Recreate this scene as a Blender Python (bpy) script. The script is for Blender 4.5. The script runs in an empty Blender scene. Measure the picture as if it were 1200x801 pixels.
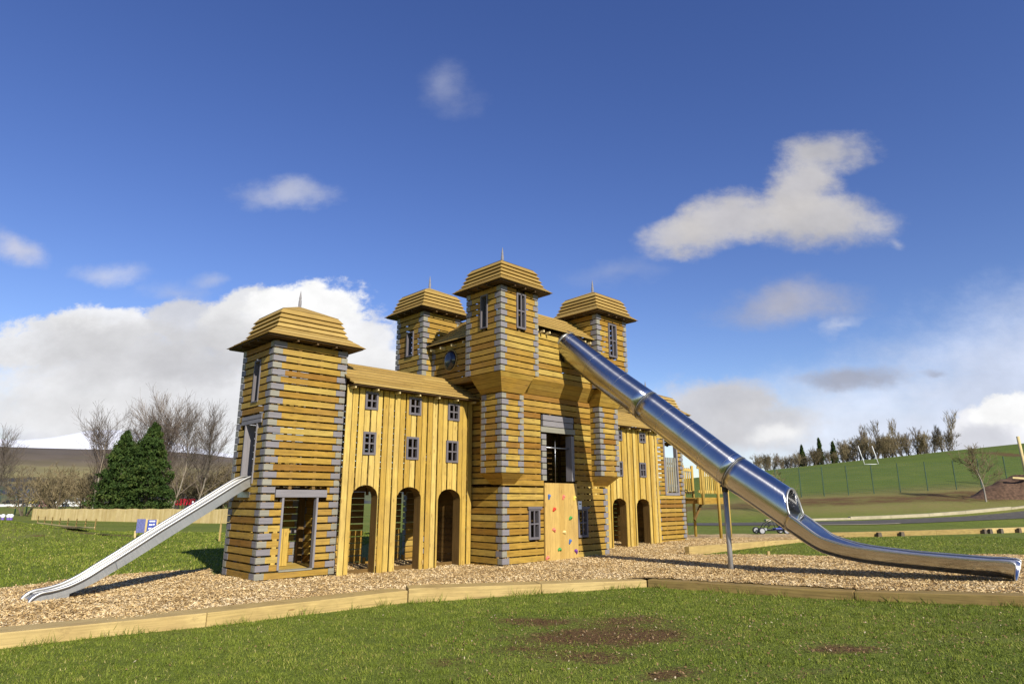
import bpy, bmesh, math, random
import numpy as np
from mathutils import Vector, Matrix, noise

rnd = random.Random(7)
nrs = np.random.RandomState(11)
S = bpy.context.scene
COL = S.collection
R = math.radians

# ------------------------------------------------------------------ castle frame
OX, OY = -5.209, 13.699
AU = R(46.0)
UX, UY = math.sin(AU), math.cos(AU)          # u: along the front, away to the right
VX, VY = -math.cos(AU), math.sin(AU)         # v: back, away to the left


def W(u, v, z=0.0):
    return Vector((OX + u * UX + v * VX, OY + u * UY + v * VY, z))


def uv_of(x, y):
    dx, dy = x - OX, y - OY
    return dx * UX + dy * UY, dx * VX + dy * VY


# ------------------------------------------------------------------ terrain
def sm(a, b, x):
    t = min(1.0, max(0.0, (x - a) / (b - a)))
    return t * t * (3 - 2 * t)


def lerp_tab(tab, x):
    if x <= tab[0][0]:
        return tab[0][1]
    for (x0, y0), (x1, y1) in zip(tab, tab[1:]):
        if x <= x1:
            return y0 + (y1 - y0) * (x - x0) / (x1 - x0)
    return tab[-1][1]


BASE = [(-40, -.08), (-10, -.08), (-5.4, 0), (-1.5, -.05), (0, 0), (3, .07), (6, .1), (10, .14), (20, .12), (40, 0)]
FRONT = [(-16, .8), (-7.2, 7.9), (-6.35, 8.5), (-4.42, 9.9), (-1.85, 12.35), (2.7, 13.55), (5.7, 11.55), (7.6, 10.27), (14, 5.95)]
HILL = [(0, 0), (42, 0), (46, .35), (50, 1.1), (57, 2.0), (68, 3.8), (79, 5.5), (95, 7.0), (101, 7.35), (108, 7.1), (150, 6.0), (400, 5.0)]


EXTRA = [(2.5, 0), (5, .0), (6, .03), (8, .12), (10, .16), (16, .16)]


def base_h(x, y):
    return lerp_tab(BASE, x) * (1 - sm(26, 40, y)) + lerp_tab(EXTRA, x) * (1 - sm(13.5, 19, y))


def chip_h(x, y):
    n = noise.noise(Vector((x * .9, y * .9, 3.1))) * .032 + noise.noise(Vector((x * 2.4, y * 2.4, 7.7))) * .014 + noise.noise(Vector((x * .35, y * .35, 9.1))) * .03
    return base_h(x, y) + n


def ground(x, y):
    b = base_h(x, y)
    yl = lerp_tab(FRONT, x)
    z = b - .12 + .08 * sm(yl + .1, yl + 1.2, y)
    a = min(1.2, max(0, x / max(y, 1)))
    w = (.25 + 1.4 * a) * sm(.03, .22, a)
    z += lerp_tab(HILL, y) * w
    if x < 0:
        z -= .008 * max(0, min(y, 260) - 80) * sm(0, -.15, -a if a else x / max(y, 1))
    d2 = ((x + 25) / 6.0) ** 2 + ((y - 28.5) / 3.6) ** 2
    z += 1.0 * math.exp(-d2)
    z += .05 * noise.noise(Vector((x * .11, y * .11, 0))) * sm(12, 25, math.hypot(x, y))
    return z


# ------------------------------------------------------------------ node helpers
class NT:
    def __init__(s, tree):
        s.t = tree; s.n = tree.nodes; s.l = tree.links

    def new(s, typ, **kw):
        n = s.n.new(typ)
        for k, v in kw.items():
            setattr(n, k, v)
        return n

    def put(s, sock, val):
        if val is None:
            return
        if isinstance(val, bpy.types.NodeSocket):
            s.l.new(val, sock)
        else:
            sock.default_value = val

    def math(s, op, a, b=None, c=None, clamp=False):
        n = s.new('ShaderNodeMath', operation=op, use_clamp=clamp)
        s.put(n.inputs[0], a); s.put(n.inputs[1], b); s.put(n.inputs[2], c)
        return n.outputs[0]

    def mix(s, f, a, b, blend='MIX'):
        n = s.new('ShaderNodeMix', data_type='RGBA', blend_type=blend)
        s.put(n.inputs[0], f); s.put(n.inputs[6], a); s.put(n.inputs[7], b)
        return n.outputs[2]

    def noise(s, vec, scale, detail=4, rough=.55, dim='3D'):
        n = s.new('ShaderNodeTexNoise', noise_dimensions=dim)
        if vec is not None:
            s.l.new(vec, n.inputs['Vector'])
        n.inputs['Scale'].default_value = scale
        n.inputs['Detail'].default_value = detail
        n.inputs['Roughness'].default_value = rough
        return n.outputs['Fac']

    def mapping(s, vec, scale=(1, 1, 1), loc=(0, 0, 0)):
        n = s.new('ShaderNodeMapping')
        s.l.new(vec, n.inputs['Vector'])
        n.inputs['Scale'].default_value = scale
        n.inputs['Location'].default_value = loc
        return n.outputs[0]

    def ramp(s, fac, stops, interp='LINEAR'):
        n = s.new('ShaderNodeValToRGB')
        n.color_ramp.interpolation = interp
        els = n.color_ramp.elements
        while len(els) < len(stops):
            els.new(.5)
        for e, (p, c) in zip(els, stops):
            e.position = p
            e.color = (*c, 1) if len(c) == 3 else c
        s.put(n.inputs[0], fac)
        return n.outputs[0]

    def range(s, v, a, b, c=0.0, d=1.0, smooth=False):
        n = s.new('ShaderNodeMapRange', interpolation_type='SMOOTHSTEP' if smooth else 'LINEAR')
        n.clamp = True
        s.put(n.inputs[0], v)
        for i, q in enumerate((a, b, c, d)):
            n.inputs[i + 1].default_value = q
        return n.outputs[0]

    def attr(s, name):
        return s.new('ShaderNodeAttribute', attribute_name=name).outputs['Fac']

    def bump(s, h, strength=.3, dist=.01):
        n = s.new('ShaderNodeBump')
        n.inputs['Strength'].default_value = strength
        n.inputs['Distance'].default_value = dist
        s.l.new(h, n.inputs['Height'])
        return n.outputs[0]


def mat(name):
    m = bpy.data.materials.new(name)
    m.use_nodes = True
    nt = NT(m.node_tree)
    p = nt.n['Principled BSDF']
    p.inputs['Specular IOR Level'].default_value = .3
    return m, nt, p


def wood_mat(name, stops, rough=.72, grain=.35, knots=True, spec=.2, stain=.45):
    m, t, p = mat(name)
    uv = t.new('ShaderNodeTexCoord').outputs['UV']
    tint = t.attr('tint')
    col = t.ramp(tint, stops)
    g1 = t.noise(t.mapping(uv, (1.3, 38, 1)), 1.0, 5, .6)
    g2 = t.noise(t.mapping(uv, (3.5, 9, 1)), 1.0, 3, .5)
    gm = t.math('ADD', t.math('MULTIPLY', g1, .65), t.math('MULTIPLY', g2, .35))
    dark = t.range(gm, .35, .68, 1 - grain, 1 + grain * .45)
    col = t.mix(1.0, col, t.ramp(dark, [(0, (0, 0, 0)), (1, (1, 1, 1))]), 'MULTIPLY') if False else t.mix(1.0, col, dark, 'MULTIPLY')
    if knots:
        vo = t.new('ShaderNodeTexVoronoi', feature='F1')
        t.l.new(t.mapping(uv, (2.2, 9.0, 1)), vo.inputs['Vector'])
        vo.inputs['Scale'].default_value = 1.0
        k = t.range(vo.outputs['Distance'], .07, .16, 1, 0, True)
        col = t.mix(t.math('MULTIPLY', k, .65), col, (.16, .075, .02, 1))
    # weathering in metre-sized patches
    pos = t.new('ShaderNodeNewGeometry').outputs['Position']
    wn = t.noise(pos, 1.1, 3, .6)
    col = t.mix(t.range(wn, .45, .75, 0, .35), col, (.26, .155, .055, 1))
    st_ = t.noise(t.mapping(uv, (2.6, 5, 1)), 1.0, 6, .75)
    col = t.mix(t.range(st_, .58, .78, 0, stain), col, (.085, .055, .03, 1))
    crk = t.noise(t.mapping(uv, (.8, 70, 1)), 1.0, 3, .6)
    col = t.mix(t.range(crk, .66, .74, 0, stain), col, (.05, .03, .015, 1))
    t.l.new(col, p.inputs['Base Color'])
    p.inputs['Roughness'].default_value = rough
    p.inputs['Specular IOR Level'].default_value = spec
    t.l.new(t.bump(g1, .35, .004), p.inputs['Normal'])
    return m


M = {}
M['boards'] = wood_mat('treated_softwood', [(0, (0.232, 0.109, 0.015)), (.3, (0.311, 0.175, 0.025)), (.7, (0.384, 0.241, 0.041)), (1, (0.435, 0.306, 0.071))], grain=.45)
M['vboards'] = wood_mat('treated_softwood_pale', [(0, (0.372, 0.227, 0.035)), (.5, (0.480, 0.319, 0.065)), (1, (0.573, 0.415, 0.117))])
M['shingle'] = wood_mat('roof_boards', [(0, (0.308, 0.196, 0.050)), (.5, (0.373, 0.246, 0.068)), (1, (0.439, 0.302, 0.092))], grain=.3, knots=False)
M['soffit'] = wood_mat('shaded_soffit_boards', [(0, (.045, .026, .012)), (1, (.075, .045, .02))], knots=False)  # shade under the eaves is put into the board colour
M['shaded_wood'] = wood_mat('shaded_inner_framing', [(0, (0.120, 0.068, 0.018)), (1, (0.192, 0.112, 0.032))], knots=False)  # timber colour darkened to carry the interior shade
M['panel'] = wood_mat('climbing_panel_boards', [(0, (0.418, 0.265, 0.070)), (1, (0.502, 0.339, 0.104))], grain=.22)
M['sleeper'] = wood_mat('sleeper_pine', [(0, (0.410, 0.287, 0.098)), (1, (0.508, 0.377, 0.156))], grain=.35, stain=.75)
M['sleeper_old'] = wood_mat('sleeper_weathered', [(0, (0.240, 0.161, 0.051)), (1, (0.330, 0.234, 0.078))], grain=.4, stain=.8)
M['fence_board'] = wood_mat('fence_boards', [(0, (0.493, 0.374, 0.153)), (1, (0.612, 0.484, 0.238))], grain=.18, knots=False)
M['bark'] = wood_mat('bark', [(0, (.085, .07, .05)), (1, (.15, .125, .095))], knots=False, grain=.4)
M['birch'] = wood_mat('pale_bark', [(0, (.18, .15, .11)), (1, (.34, .30, .24))], knots=False, grain=.4)


def grey_mat():
    m, t, p = mat('grey_paint')
    tint = t.attr('tint')
    col = t.ramp(tint, [(0, (.175, .162, .168)), (.45, (.205, .192, .194)), (.55, (.20, .19, .145)), (1, (.235, .222, .17))])
    uv = t.new('ShaderNodeTexCoord').outputs['UV']
    g = t.noise(t.mapping(uv, (1.5, 30, 1)), 1.0, 4)
    col = t.mix(1.0, col, t.range(g, .3, .7, .82, 1.12), 'MULTIPLY')
    t.l.new(col, p.inputs['Base Color'])
    p.inputs['Roughness'].default_value = .6
    t.l.new(t.bump(g, .2, .003), p.inputs['Normal'])
    return m


M['grey'] = grey_mat()
M['frame'] = M['grey'].copy(); M['frame'].name = 'dark_grey_paint'
for e in [n for n in M['frame'].node_tree.nodes if n.type == 'VALTORGB'][0].color_ramp.elements:
    e.color = (e.color[0] * .62, e.color[1] * .60, e.color[2] * .62, 1)


def flat_mat(name, col, rough=.6, metal=0.0, var=.12, scale=6, spec=.3):
    m, t, p = mat(name)
    pos = t.new('ShaderNodeNewGeometry').outputs['Position']
    n = t.noise(pos, scale, 4)
    c = t.mix(1.0, (*col, 1), t.range(n, .3, .7, 1 - var, 1 + var), 'MULTIPLY')
    t.l.new(c, p.inputs['Base Color'])
    p.inputs['Roughness'].default_value = rough
    p.inputs['Metallic'].default_value = metal
    p.inputs['Specular IOR Level'].default_value = spec
    return m


def steel_mat(name, col, rough, aniso=0.0, scale=(1, 60, 1)):
    m, t, p = mat(name)
    uv = t.new('ShaderNodeTexCoord').outputs['UV']
    n = t.noise(t.mapping(uv, scale), 1.0, 3)
    n2 = t.noise(t.mapping(uv, (2, 2, 1)), 1.0, 4)
    c = t.mix(1.0, (*col, 1), t.range(n2, .3, .7, .9, 1.06), 'MULTIPLY')
    t.l.new(c, p.inputs['Base Color'])
    p.inputs['Metallic'].default_value = 1
    t.l.new(t.range(n, .3, .7, rough * .93, rough * 1.08), p.inputs['Roughness'])
    p.inputs['Anisotropic'].default_value = aniso
    if aniso:
        tg = t.new('ShaderNodeTangent', direction_type='UV_MAP'); tg.uv_map = 'UVMap'; t.l.new(tg.outputs[0], p.inputs['Tangent'])
    t.l.new(t.bump(n, .03, .001), p.inputs['Normal'])
    return m


M['steel'] = steel_mat('brushed_steel', (.53, .53, .53), .23, .9, (60, .6, 1))
M['steel_pale'] = steel_mat('satin_steel', (.47, .465, .44), .5, scale=(40, 2, 1))
M['galv'] = flat_mat('galvanised_steel', (.42, .43, .44), .38, 1.0)
M['polegrey'] = flat_mat('dull_grey_steel', (.34, .34, .34), .45, .35)
M['black'] = flat_mat('black_plastic', (.02, .02, .022), .4)
M['seal_and_shade'] = flat_mat('dark_seal_and_shade', (.035, .032, .03), .5)
M['white'] = flat_mat('white_paint', (.78, .78, .76), .5)
M['blue'] = flat_mat('blue_sign_paint', (.045, .07, .30), .4)
M['dullblue'] = flat_mat('faded_blue_sign', (.10, .11, .26), .5, var=.3, scale=18)
M['purple'] = flat_mat('purple_paint', (.13, .08, .30), .5)
M['red'] = flat_mat('red_paint', (.42, .012, .03), .45)
M['pink'] = flat_mat('pink_paint', (.55, .25, .26), .5)
M['yellow'] = flat_mat('yellow_paint', (.65, .52, .12), .4)
M['slate'] = flat_mat('slate_roof', (.075, .08, .10), .6)
M['render'] = flat_mat('grey_render', (.16, .15, .14), .8)
M['glassdark'] = flat_mat('dark_dome', (.012, .016, .03), .06, spec=.6, var=.02)
M['tyre'] = flat_mat('rubber', (.022, .022, .024), .7)
M['greenpost'] = flat_mat('green_fence_paint', (.02, .055, .035), .5)
M['soil'] = flat_mat('soil', (.10, .058, .035), .95, var=.45, scale=5)
M['asphalt'] = flat_mat('asphalt', (.082, .074, .060), .85, var=.2, scale=3)
M['kerb'] = flat_mat('pale_kerb', (.36, .31, .20), .8, var=.15, scale=2)
M['snow'] = flat_mat('snow', (.70, .71, .74), .7, var=.03, scale=.003)
for nm, c in dict(hred=(.55, .04, .02), hpink=(.62, .17, .12), hblue=(.06, .13, .33), hgreen=(.05, .26, .06), hyellow=(.68, .55, .10), hpurple=(.13, .03, .22), hcream=(.62, .50, .2)).items():
    M[nm] = flat_mat('climbing_hold_' + nm[1:], c, .5, var=.2, scale=30)


def net_mat():
    m, t, p = mat('green_weldmesh')
    p.inputs['Base Color'].default_value = (.02, .05, .035, 1)
    uv = t.new('ShaderNodeTexCoord').outputs['UV']
    sep = t.new('ShaderNodeSeparateXYZ'); t.l.new(uv, sep.inputs[0])
    fx = t.math('LESS_THAN', t.math('FRACT', t.math('MULTIPLY', sep.outputs[0], 5.0)), .05)
    fy = t.math('LESS_THAN', t.math('FRACT', t.math('MULTIPLY', sep.outputs[1], 5.0)), .05)
    a = t.math('MAXIMUM', fx, fy)
    t.l.new(a, p.inputs['Alpha'])
    return m


M['net'] = net_mat()


def leaf_mat(name, stops, rough=.7, trans=.15):
    m, t, p = mat(name)
    col = t.ramp(t.attr('tint'), stops)
    t.l.new(col, p.inputs['Base Color'])
    p.inputs['Roughness'].default_value = rough
    p.inputs['Specular IOR Level'].default_value = .15
    if trans:
        tr = t.new('ShaderNodeBsdfTranslucent'); t.l.new(col, tr.inputs[0])
        mx = t.new('ShaderNodeMixShader'); mx.inputs[0].default_value = trans
        out = t.n['Material Output']
        t.l.new(p.outputs[0], mx.inputs[1]); t.l.new(tr.outputs[0], mx.inputs[2]); t.l.new(mx.outputs[0], out.inputs[0])
    return m


M['grass'] = leaf_mat('grass_blades', [(0, (0.094, 0.129, 0.015)), (.45, (0.181, 0.227, 0.028)), (.85, (0.276, 0.300, 0.047)), (.93, (0.427, 0.356, 0.114)), (1, (0.577, 0.478, 0.194))], .6, .25)
M['chip'] = leaf_mat('wood_chips', [(0, (.21, .12, .045)), (.2, (.42, .275, .11)), (.6, (.60, .43, .20)), (1, (.74, .60, .37))], .8, 0)
M['litter'] = leaf_mat('dead_leaves', [(0, (.13, .072, .03)), (.75, (.25, .165, .08)), (1, (.55, .48, .33))], .8, 0)
M['conifer'] = leaf_mat('conifer_needles', [(0, (.020, .040, .009)), (.6, (.042, .072, .014)), (1, (.085, .105, .022))], .75, .1)
M['twig'] = leaf_mat('bare_twigs', [(0, (.075, .055, .045)), (.5, (.13, .10, .08)), (1, (.20, .16, .115))], .85, 0)
M['twig_brown'] = leaf_mat('brown_twigs', [(0, (0.105, 0.079, 0.043)), (.5, (0.165, 0.128, 0.068)), (1, (0.232, 0.188, 0.101))], .85, 0)


def lawn_mat():
    m, t, p = mat('lawn_turf')
    pos = t.new('ShaderNodeNewGeometry').outputs['Position']
    n1 = t.noise(pos, .25, 5, .6)
    n2 = t.noise(pos, 2.3, 5, .65)
    n3 = t.noise(t.mapping(pos, (1, 1, .2)), 24, 4, .7)
    col = t.ramp(n1, [(.3, (.115, .150, .024)), (.5, (.150, .182, .030)), (.72, (.200, .210, .045))])
    col = t.mix(t.range(n2, .45, .75, 0, .55), col, (.115, .135, .035, 1))
    col = t.mix(1.0, col, t.range(n3, .25, .75, .55, 1.35), 'MULTIPLY')
    # darker mown turf of the pitch on the bank
    sy = t.new('ShaderNodeSeparateXYZ'); t.l.new(pos, sy.inputs[0])
    pf = t.math('MULTIPLY', t.range(sy.outputs[1], 55, 60), t.range(sy.outputs[0], 8, 16))
    col = t.mix(t.math('MULTIPLY', pf, .5), col, t.mix(n2, (.055, .10, .016, 1), (.095, .135, .026, 1)))
    # straw-coloured rough grass
    straw = t.attr('straw')
    sf = t.math('MULTIPLY', straw, t.range(t.math('ADD', n2, t.math('MULTIPLY', n3, .5)), .4, .85, .2, 1.0))
    col = t.mix(sf, col, t.mix(n3, (.15, .12, .04, 1), (.27, .22, .085, 1)))
    dirt = t.attr('dirt')
    br = t.math('ADD', t.math('MULTIPLY', t.noise(pos, 6.0, 10, .85), .8), t.math('MULTIPLY', n3, .45))
    df = t.range(t.math('SUBTRACT', dirt, t.math('MULTIPLY', br, 1.0)), -.16, .10, 0, 1, True)
    n4 = t.noise(t.mapping(pos, (.35, 1.6, 1)), 1.6, 6, .7)
    df = t.math('MULTIPLY', df, t.range(t.math('MULTIPLY', n4, t.math('ADD', 1.0, t.range(sy.outputs[1], 20, 24, .5, 0))), .36, .52))
    soil = t.ramp(n3, [(.25, (.07, .038, .015)), (.55, (.135, .078, .034)), (.8, (.21, .135, .065))])
    col = t.mix(df, col, soil)
    t.l.new(col, p.inputs['Base Color'])
    p.inputs['Roughness'].default_value = .9
    p.inputs['Specular IOR Level'].default_value = .1
    t.l.new(t.bump(t.math('ADD', n3, n2), .9, .05), p.inputs['Normal'])
    return m


def chipbed_mat():
    m, t, p = mat('wood_chip_mulch')
    pos = t.new('ShaderNodeNewGeometry').outputs['Position']
    vo = t.new('ShaderNodeTexVoronoi', feature='F1'); vo.inputs['Scale'].default_value = 26
    w = t.new('ShaderNodeVectorMath', operation='ADD')
    t.l.new(pos, w.inputs[0])
    nz = t.new('ShaderNodeTexNoise'); nz.inputs['Scale'].default_value = 9; t.l.new(pos, nz.inputs['Vector'])
    sc = t.new('ShaderNodeVectorMath', operation='SCALE'); sc.inputs['Scale'].default_value = .08
    t.l.new(nz.outputs['Color'], sc.inputs[0]); t.l.new(sc.outputs[0], w.inputs[1])
    t.l.new(w.outputs[0], vo.inputs['Vector'])
    sp = t.new('ShaderNodeSeparateColor'); t.l.new(vo.outputs['Color'], sp.inputs[0])
    col = t.ramp(sp.outputs[0], [(0, (.22, .125, .045)), (.3, (.43, .285, .115)), (.7, (.57, .405, .19)), (1, (.66, .51, .28))])
    col = t.mix(1.0, col, t.range(t.noise(pos, .9, 4, .6), .3, .7, .82, 1.1), 'MULTIPLY')
    t.l.new(col, p.inputs['Base Color'])
    p.inputs['Roughness'].default_value = .9
    t.l.new(t.bump(vo.outputs['Distance'], .8, .04), p.inputs['Normal'])
    return m


def moor_mat():
    m, t, p = mat('moorland_heather')
    pos = t.new('ShaderNodeNewGeometry').outputs['Position']
    n1 = t.noise(pos, .007, 6, .62)
    n2 = t.noise(pos, .035, 6, .65)
    sp = t.new('ShaderNodeSeparateXYZ'); t.l.new(pos, sp.inputs[0])
    zz = t.math('ADD', sp.outputs[2], t.math('MULTIPLY', t.math('SUBTRACT', n1, .5), 75))
    zz = t.math('ADD', zz, t.math('MULTIPLY', t.math('SUBTRACT', n2, .5), 34))
    col = t.ramp(t.range(zz, 0, 62), [(0, (.10, .11, .04)), (.05, (.035, .040, .046)), (.13, (.045, .045, .042)), (.18, (.24, .21, .075)), (.34, (.21, .18, .075)), (.48, (.145, .115, .06)), (.70, (.11, .085, .058)), (1, (.075, .062, .05))])
    col = t.mix(1.0, col, t.range(n2, .3, .7, .75, 1.25), 'MULTIPLY')
    t.l.new(col, p.inputs['Base Color'])
    p.inputs['Roughness'].default_value = .95
    return m


M['lawn'] = lawn_mat()
M['chipbed'] = chipbed_mat()
M['moor'] = moor_mat()

mw, tw, pw = mat('puddle_water')
pw.inputs['Base Color'].default_value = (.05, .05, .045, 1)
pw.inputs['Roughness'].default_value = .06
pw.inputs['Specular IOR Level'].default_value = .6
M['water'] = mw


# ------------------------------------------------------------------ mesh builder
class MB:
    """Collects hexahedra, quads and tubes; build() links them as one mesh object."""

    def __init__(s, frame=None):
        s.v = []; s.f = []; s.uv = []; s.t = []; s.sm = []
        s.fr = frame or (lambda a, b, c: Vector((a, b, c)))

    def P(s, p):
        return s.fr(*p)

    def _face(s, idx, uvs, tint, smooth=False):
        s.f.append(idx); s.uv.append(uvs); s.t.append(tint); s.sm.append(smooth)

    def hexa(s, p, tint=None, grain=None, raw=False):
        """p: 8 corners, lower ring 0-3 then upper ring 4-7."""
        q = [Vector(a) if raw else s.P(a) for a in p]
        tint = rnd.random() if tint is None else tint
        n0 = len(s.v); s.v += q
        if grain is None:
            es = [q[1] - q[0], q[3] - q[0], q[4] - q[0]]
            grain = max(es, key=lambda e: e.length)
        g = Vector(grain).normalized()
        ou, ov = rnd.uniform(0, 60), rnd.uniform(0, 60)
        for idx in ((3, 2, 1, 0), (4, 5, 6, 7), (0, 1, 5, 4), (1, 2, 6, 5), (2, 3, 7, 6), (3, 0, 4, 7)):
            a = q[idx[0]]
            nrm = (q[idx[1]] - a).cross(q[idx[2]] - a)
            if nrm.length < 1e-12:
                nrm = (q[idx[2]] - a).cross(q[idx[3]] - a)
            c = g.cross(nrm)
            c = c.normalized() if c.length > 1e-9 else g.orthogonal().normalized()
            if c.dot(Vector((1, 2, 3))) < 0:
                c = -c
            uvs = [(q[i].dot(g) + ou, q[i].dot(c) + ov) for i in idx]
            s._face([n0 + i for i in idx], uvs, tint)

    def box(s, a, b, tint=None, grain=None):
        (x0, y0, z0), (x1, y1, z1) = a, b
        s.hexa([(x0, y0, z0), (x1, y0, z0), (x1, y1, z0), (x0, y1, z0), (x0, y0, z1), (x1, y0, z1), (x1, y1, z1), (x0, y1, z1)], tint, grain)

    def bar(s, a, b, w, h, tint=None, up=(0, 0, 1)):
        """rectangular bar between two points (frame coordinates)."""
        A, B = s.P(a), s.P(b)
        d = (B - A).normalized()
        upv = Vector(up)
        if abs(d.dot(upv)) > .98:
            upv = Vector((1, 0, 0))
        sd = d.cross(upv).normalized() * (w / 2)
        uu = sd.cross(d).normalized() * (h / 2)
        s.hexa([A - sd - uu, A + sd - uu, A + sd + uu, A - sd + uu, B - sd - uu, B + sd - uu, B + sd + uu, B - sd + uu], tint, d, raw=True)

    def quad(s, p, tint=None, raw=False, smooth=False):
        q = [Vector(a) if raw else s.P(a) for a in p]
        tint = rnd.random() if tint is None else tint
        n0 = len(s.v); s.v += q
        g = (q[1] - q[0]).normalized()
        nn = (q[1] - q[0]).cross(q[2] - q[0])
        c = g.cross(nn).normalized() if nn.length > 1e-12 else g.orthogonal()
        s._face(list(range(n0, n0 + len(q))), [(x.dot(g), x.dot(c)) for x in q], tint, smooth)

    def tube(s, pts, rad, n=10, cap=True, tint=.5, smooth=True, raw=False):
        q = [Vector(a) if raw else s.P(a) for a in pts]
        rads = rad if isinstance(rad, (list, tuple)) else [rad] * len(q)
        n0 = len(s.v)
        prev = None
        L = 0
        ls = []
        for i, c in enumerate(q):
            d = (q[min(i + 1, len(q) - 1)] - q[max(i - 1, 0)]).normalized()
            if prev is None:
                x = d.orthogonal().normalized()
            else:
                x = (prev - d * prev.dot(d))
                x = x.normalized() if x.length > 1e-6 else d.orthogonal().normalized()
            prev = x
            y = d.cross(x)
            if i:
                L += (c - q[i - 1]).length
            ls.append(L)
            for k in range(n):
                an = 2 * math.pi * k / n
                s.v.append(c + (x * math.cos(an) + y * math.sin(an)) * rads[i])
        for i in range(len(q) - 1):
            for k in range(n):
                k2 = (k + 1) % n
                cu = [k / n, (k + 1) / n]
                s._face([n0 + i * n + k, n0 + i * n + k2, n0 + (i + 1) * n + k2, n0 + (i + 1) * n + k],
                        [(ls[i], cu[0]), (ls[i], cu[1]), (ls[i + 1], cu[1]), (ls[i + 1], cu[0])], tint, smooth)
        if cap:
            for base, order in ((0, range(n - 1, -1, -1)), ((len(q) - 1) * n, range(n))):
                idx = [n0 + base + k for k in order]
                s._face(idx, [(0, 0)] * n, tint)

    def cyl(s, c, r, h, n=16, tint=.5):
        s.tube([c, (c[0], c[1], c[2] + h)], r, n, True, tint)

    def loft(s, rows, smooth=True, tint=.5, closed=False, raw=False):
        n0 = len(s.v); m = len(rows[0])
        us = [0]
        for i, row in enumerate(rows):
            q = [Vector(a) if raw else s.P(a) for a in row]
            if i:
                us.append(us[-1] + (q[m // 2] - s.v[n0 + (i - 1) * m + m // 2]).length)
            s.v += q
        for i in range(len(rows) - 1):
            for k in range(m if closed else m - 1):
                k2 = (k + 1) % m
                s._face([n0 + i * m + k, n0 + i * m + k2, n0 + (i + 1) * m + k2, n0 + (i + 1) * m + k],
                        [(us[i], k / m), (us[i], (k + 1) / m), (us[i + 1], (k + 1) / m), (us[i + 1], k / m)], tint, smooth)

    def build(s, name, material, parent=None, loc=None, recalc=True):
        me = bpy.data.meshes.new(name)
        org = Vector((0, 0, 0)) if loc is None else Vector(loc)
        if parent is not None and loc is None:
            org = parent['_org'] if False else Vector(ORG[parent.name])
        me.from_pydata([tuple(a - org) for a in s.v], [], s.f)
        ul = me.uv_layers.new(name='UVMap')
        flat = [c for f in s.uv for uv in f for c in uv]
        ul.data.foreach_set('uv', flat)
        at = me.attributes.new('tint', 'FLOAT', 'FACE')
        at.data.foreach_set('value', [float(x) for x in s.t])
        me.polygons.foreach_set('use_smooth', s.sm)
        me.materials.append(material)
        me.update()
        if recalc:
            bm = bmesh.new(); bm.from_mesh(me)
            bmesh.ops.recalc_face_normals(bm, faces=bm.faces)
            bm.to_mesh(me); bm.free()
        o = bpy.data.objects.new(name, me)
        COL.objects.link(o)
        if parent is not None:
            o.parent = parent
        elif loc is not None:
            o.location = org
        ORG[o.name] = tuple(org)
        return o


ORG = {}


def build_parts(mb, name, material, parent, eps=.05):
    """one object per separate piece of the builder (pieces closer than eps stay together)."""
    npc = len(mb.v); par = list(range(npc))

    def find(a):
        while par[a] != a:
            par[a] = par[par[a]]; a = par[a]
        return a
    for f in mb.f:
        for k in f[1:]:
            par[find(k)] = find(f[0])
    isl = {}
    for i in range(npc):
        isl.setdefault(find(i), []).append(i)
    keys = list(isl)
    # boxes in the castle axes, so that neighbours along the walls are told apart
    loc = [(*uv_of(v.x, v.y), v.z) for v in mb.v]
    bb = [([min(loc[i][k] for i in isl[q]) for k in range(3)], [max(loc[i][k] for i in isl[q]) for k in range(3)]) for q in keys]
    gp = list(range(len(keys)))

    def gf(a):
        while gp[a] != a:
            gp[a] = gp[gp[a]]; a = gp[a]
        return a
    for a in range(len(keys)):
        for b in range(a):
            if all(bb[a][0][k] - eps < bb[b][1][k] and bb[b][0][k] - eps < bb[a][1][k] for k in range(3)):
                gp[gf(a)] = gf(b)
    fk = {q: i for i, q in enumerate(keys)}
    groups = {}
    for fi, f in enumerate(mb.f):
        groups.setdefault(gf(fk[find(f[0])]), []).append(fi)
    out = []
    for g in groups.values():
        m2 = MB(); mp = {}
        for fi in g:
            idx = []
            for i in mb.f[fi]:
                if i not in mp:
                    mp[i] = len(m2.v); m2.v.append(mb.v[i])
                idx.append(mp[i])
            m2.f.append(idx); m2.uv.append(mb.uv[fi]); m2.t.append(mb.t[fi]); m2.sm.append(mb.sm[fi])
        out.append(m2.build(name, material, parent))
    return out



def thing(name, loc, label, cat, group=None):
    o = bpy.data.objects.new(name, None)
    o.empty_display_size = .2
    COL.objects.link(o)
    o.location = loc
    ORG[o.name] = tuple(loc)
    tag(o, label, cat, group)
    return o


def tag(o, label=None, cat=None, group=None, kind=None):
    if label: o['label'] = label
    if cat: o['category'] = cat
    if group: o['group'] = group
    if kind: o['kind'] = kind
    return o


def bevel(o, w=.01, seg=2):
    m = o.modifiers.new('Bevel', 'BEVEL'); m.width = w; m.segments = seg; m.limit_method = 'ANGLE'
    return o


def fast_mesh(name, verts, faces, tint, material):
    me = bpy.data.meshes.new(name)
    nv, nf, k = len(verts), len(faces), faces.shape[1]
    me.vertices.add(nv); me.loops.add(nf * k); me.polygons.add(nf)
    me.vertices.foreach_set('co', verts.astype(np.float32).ravel())
    me.loops.foreach_set('vertex_index', faces.astype(np.int32).ravel())
    me.polygons.foreach_set('loop_start', np.arange(0, nf * k, k, dtype=np.int32))
    at = me.attributes.new('tint', 'FLOAT', 'FACE')
    at.data.foreach_set('value', tint.astype(np.float32))
    me.materials.append(material)
    me.update(calc_edges=True)
    o = bpy.data.objects.new(name, me)
    COL.objects.link(o)
    return o


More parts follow.
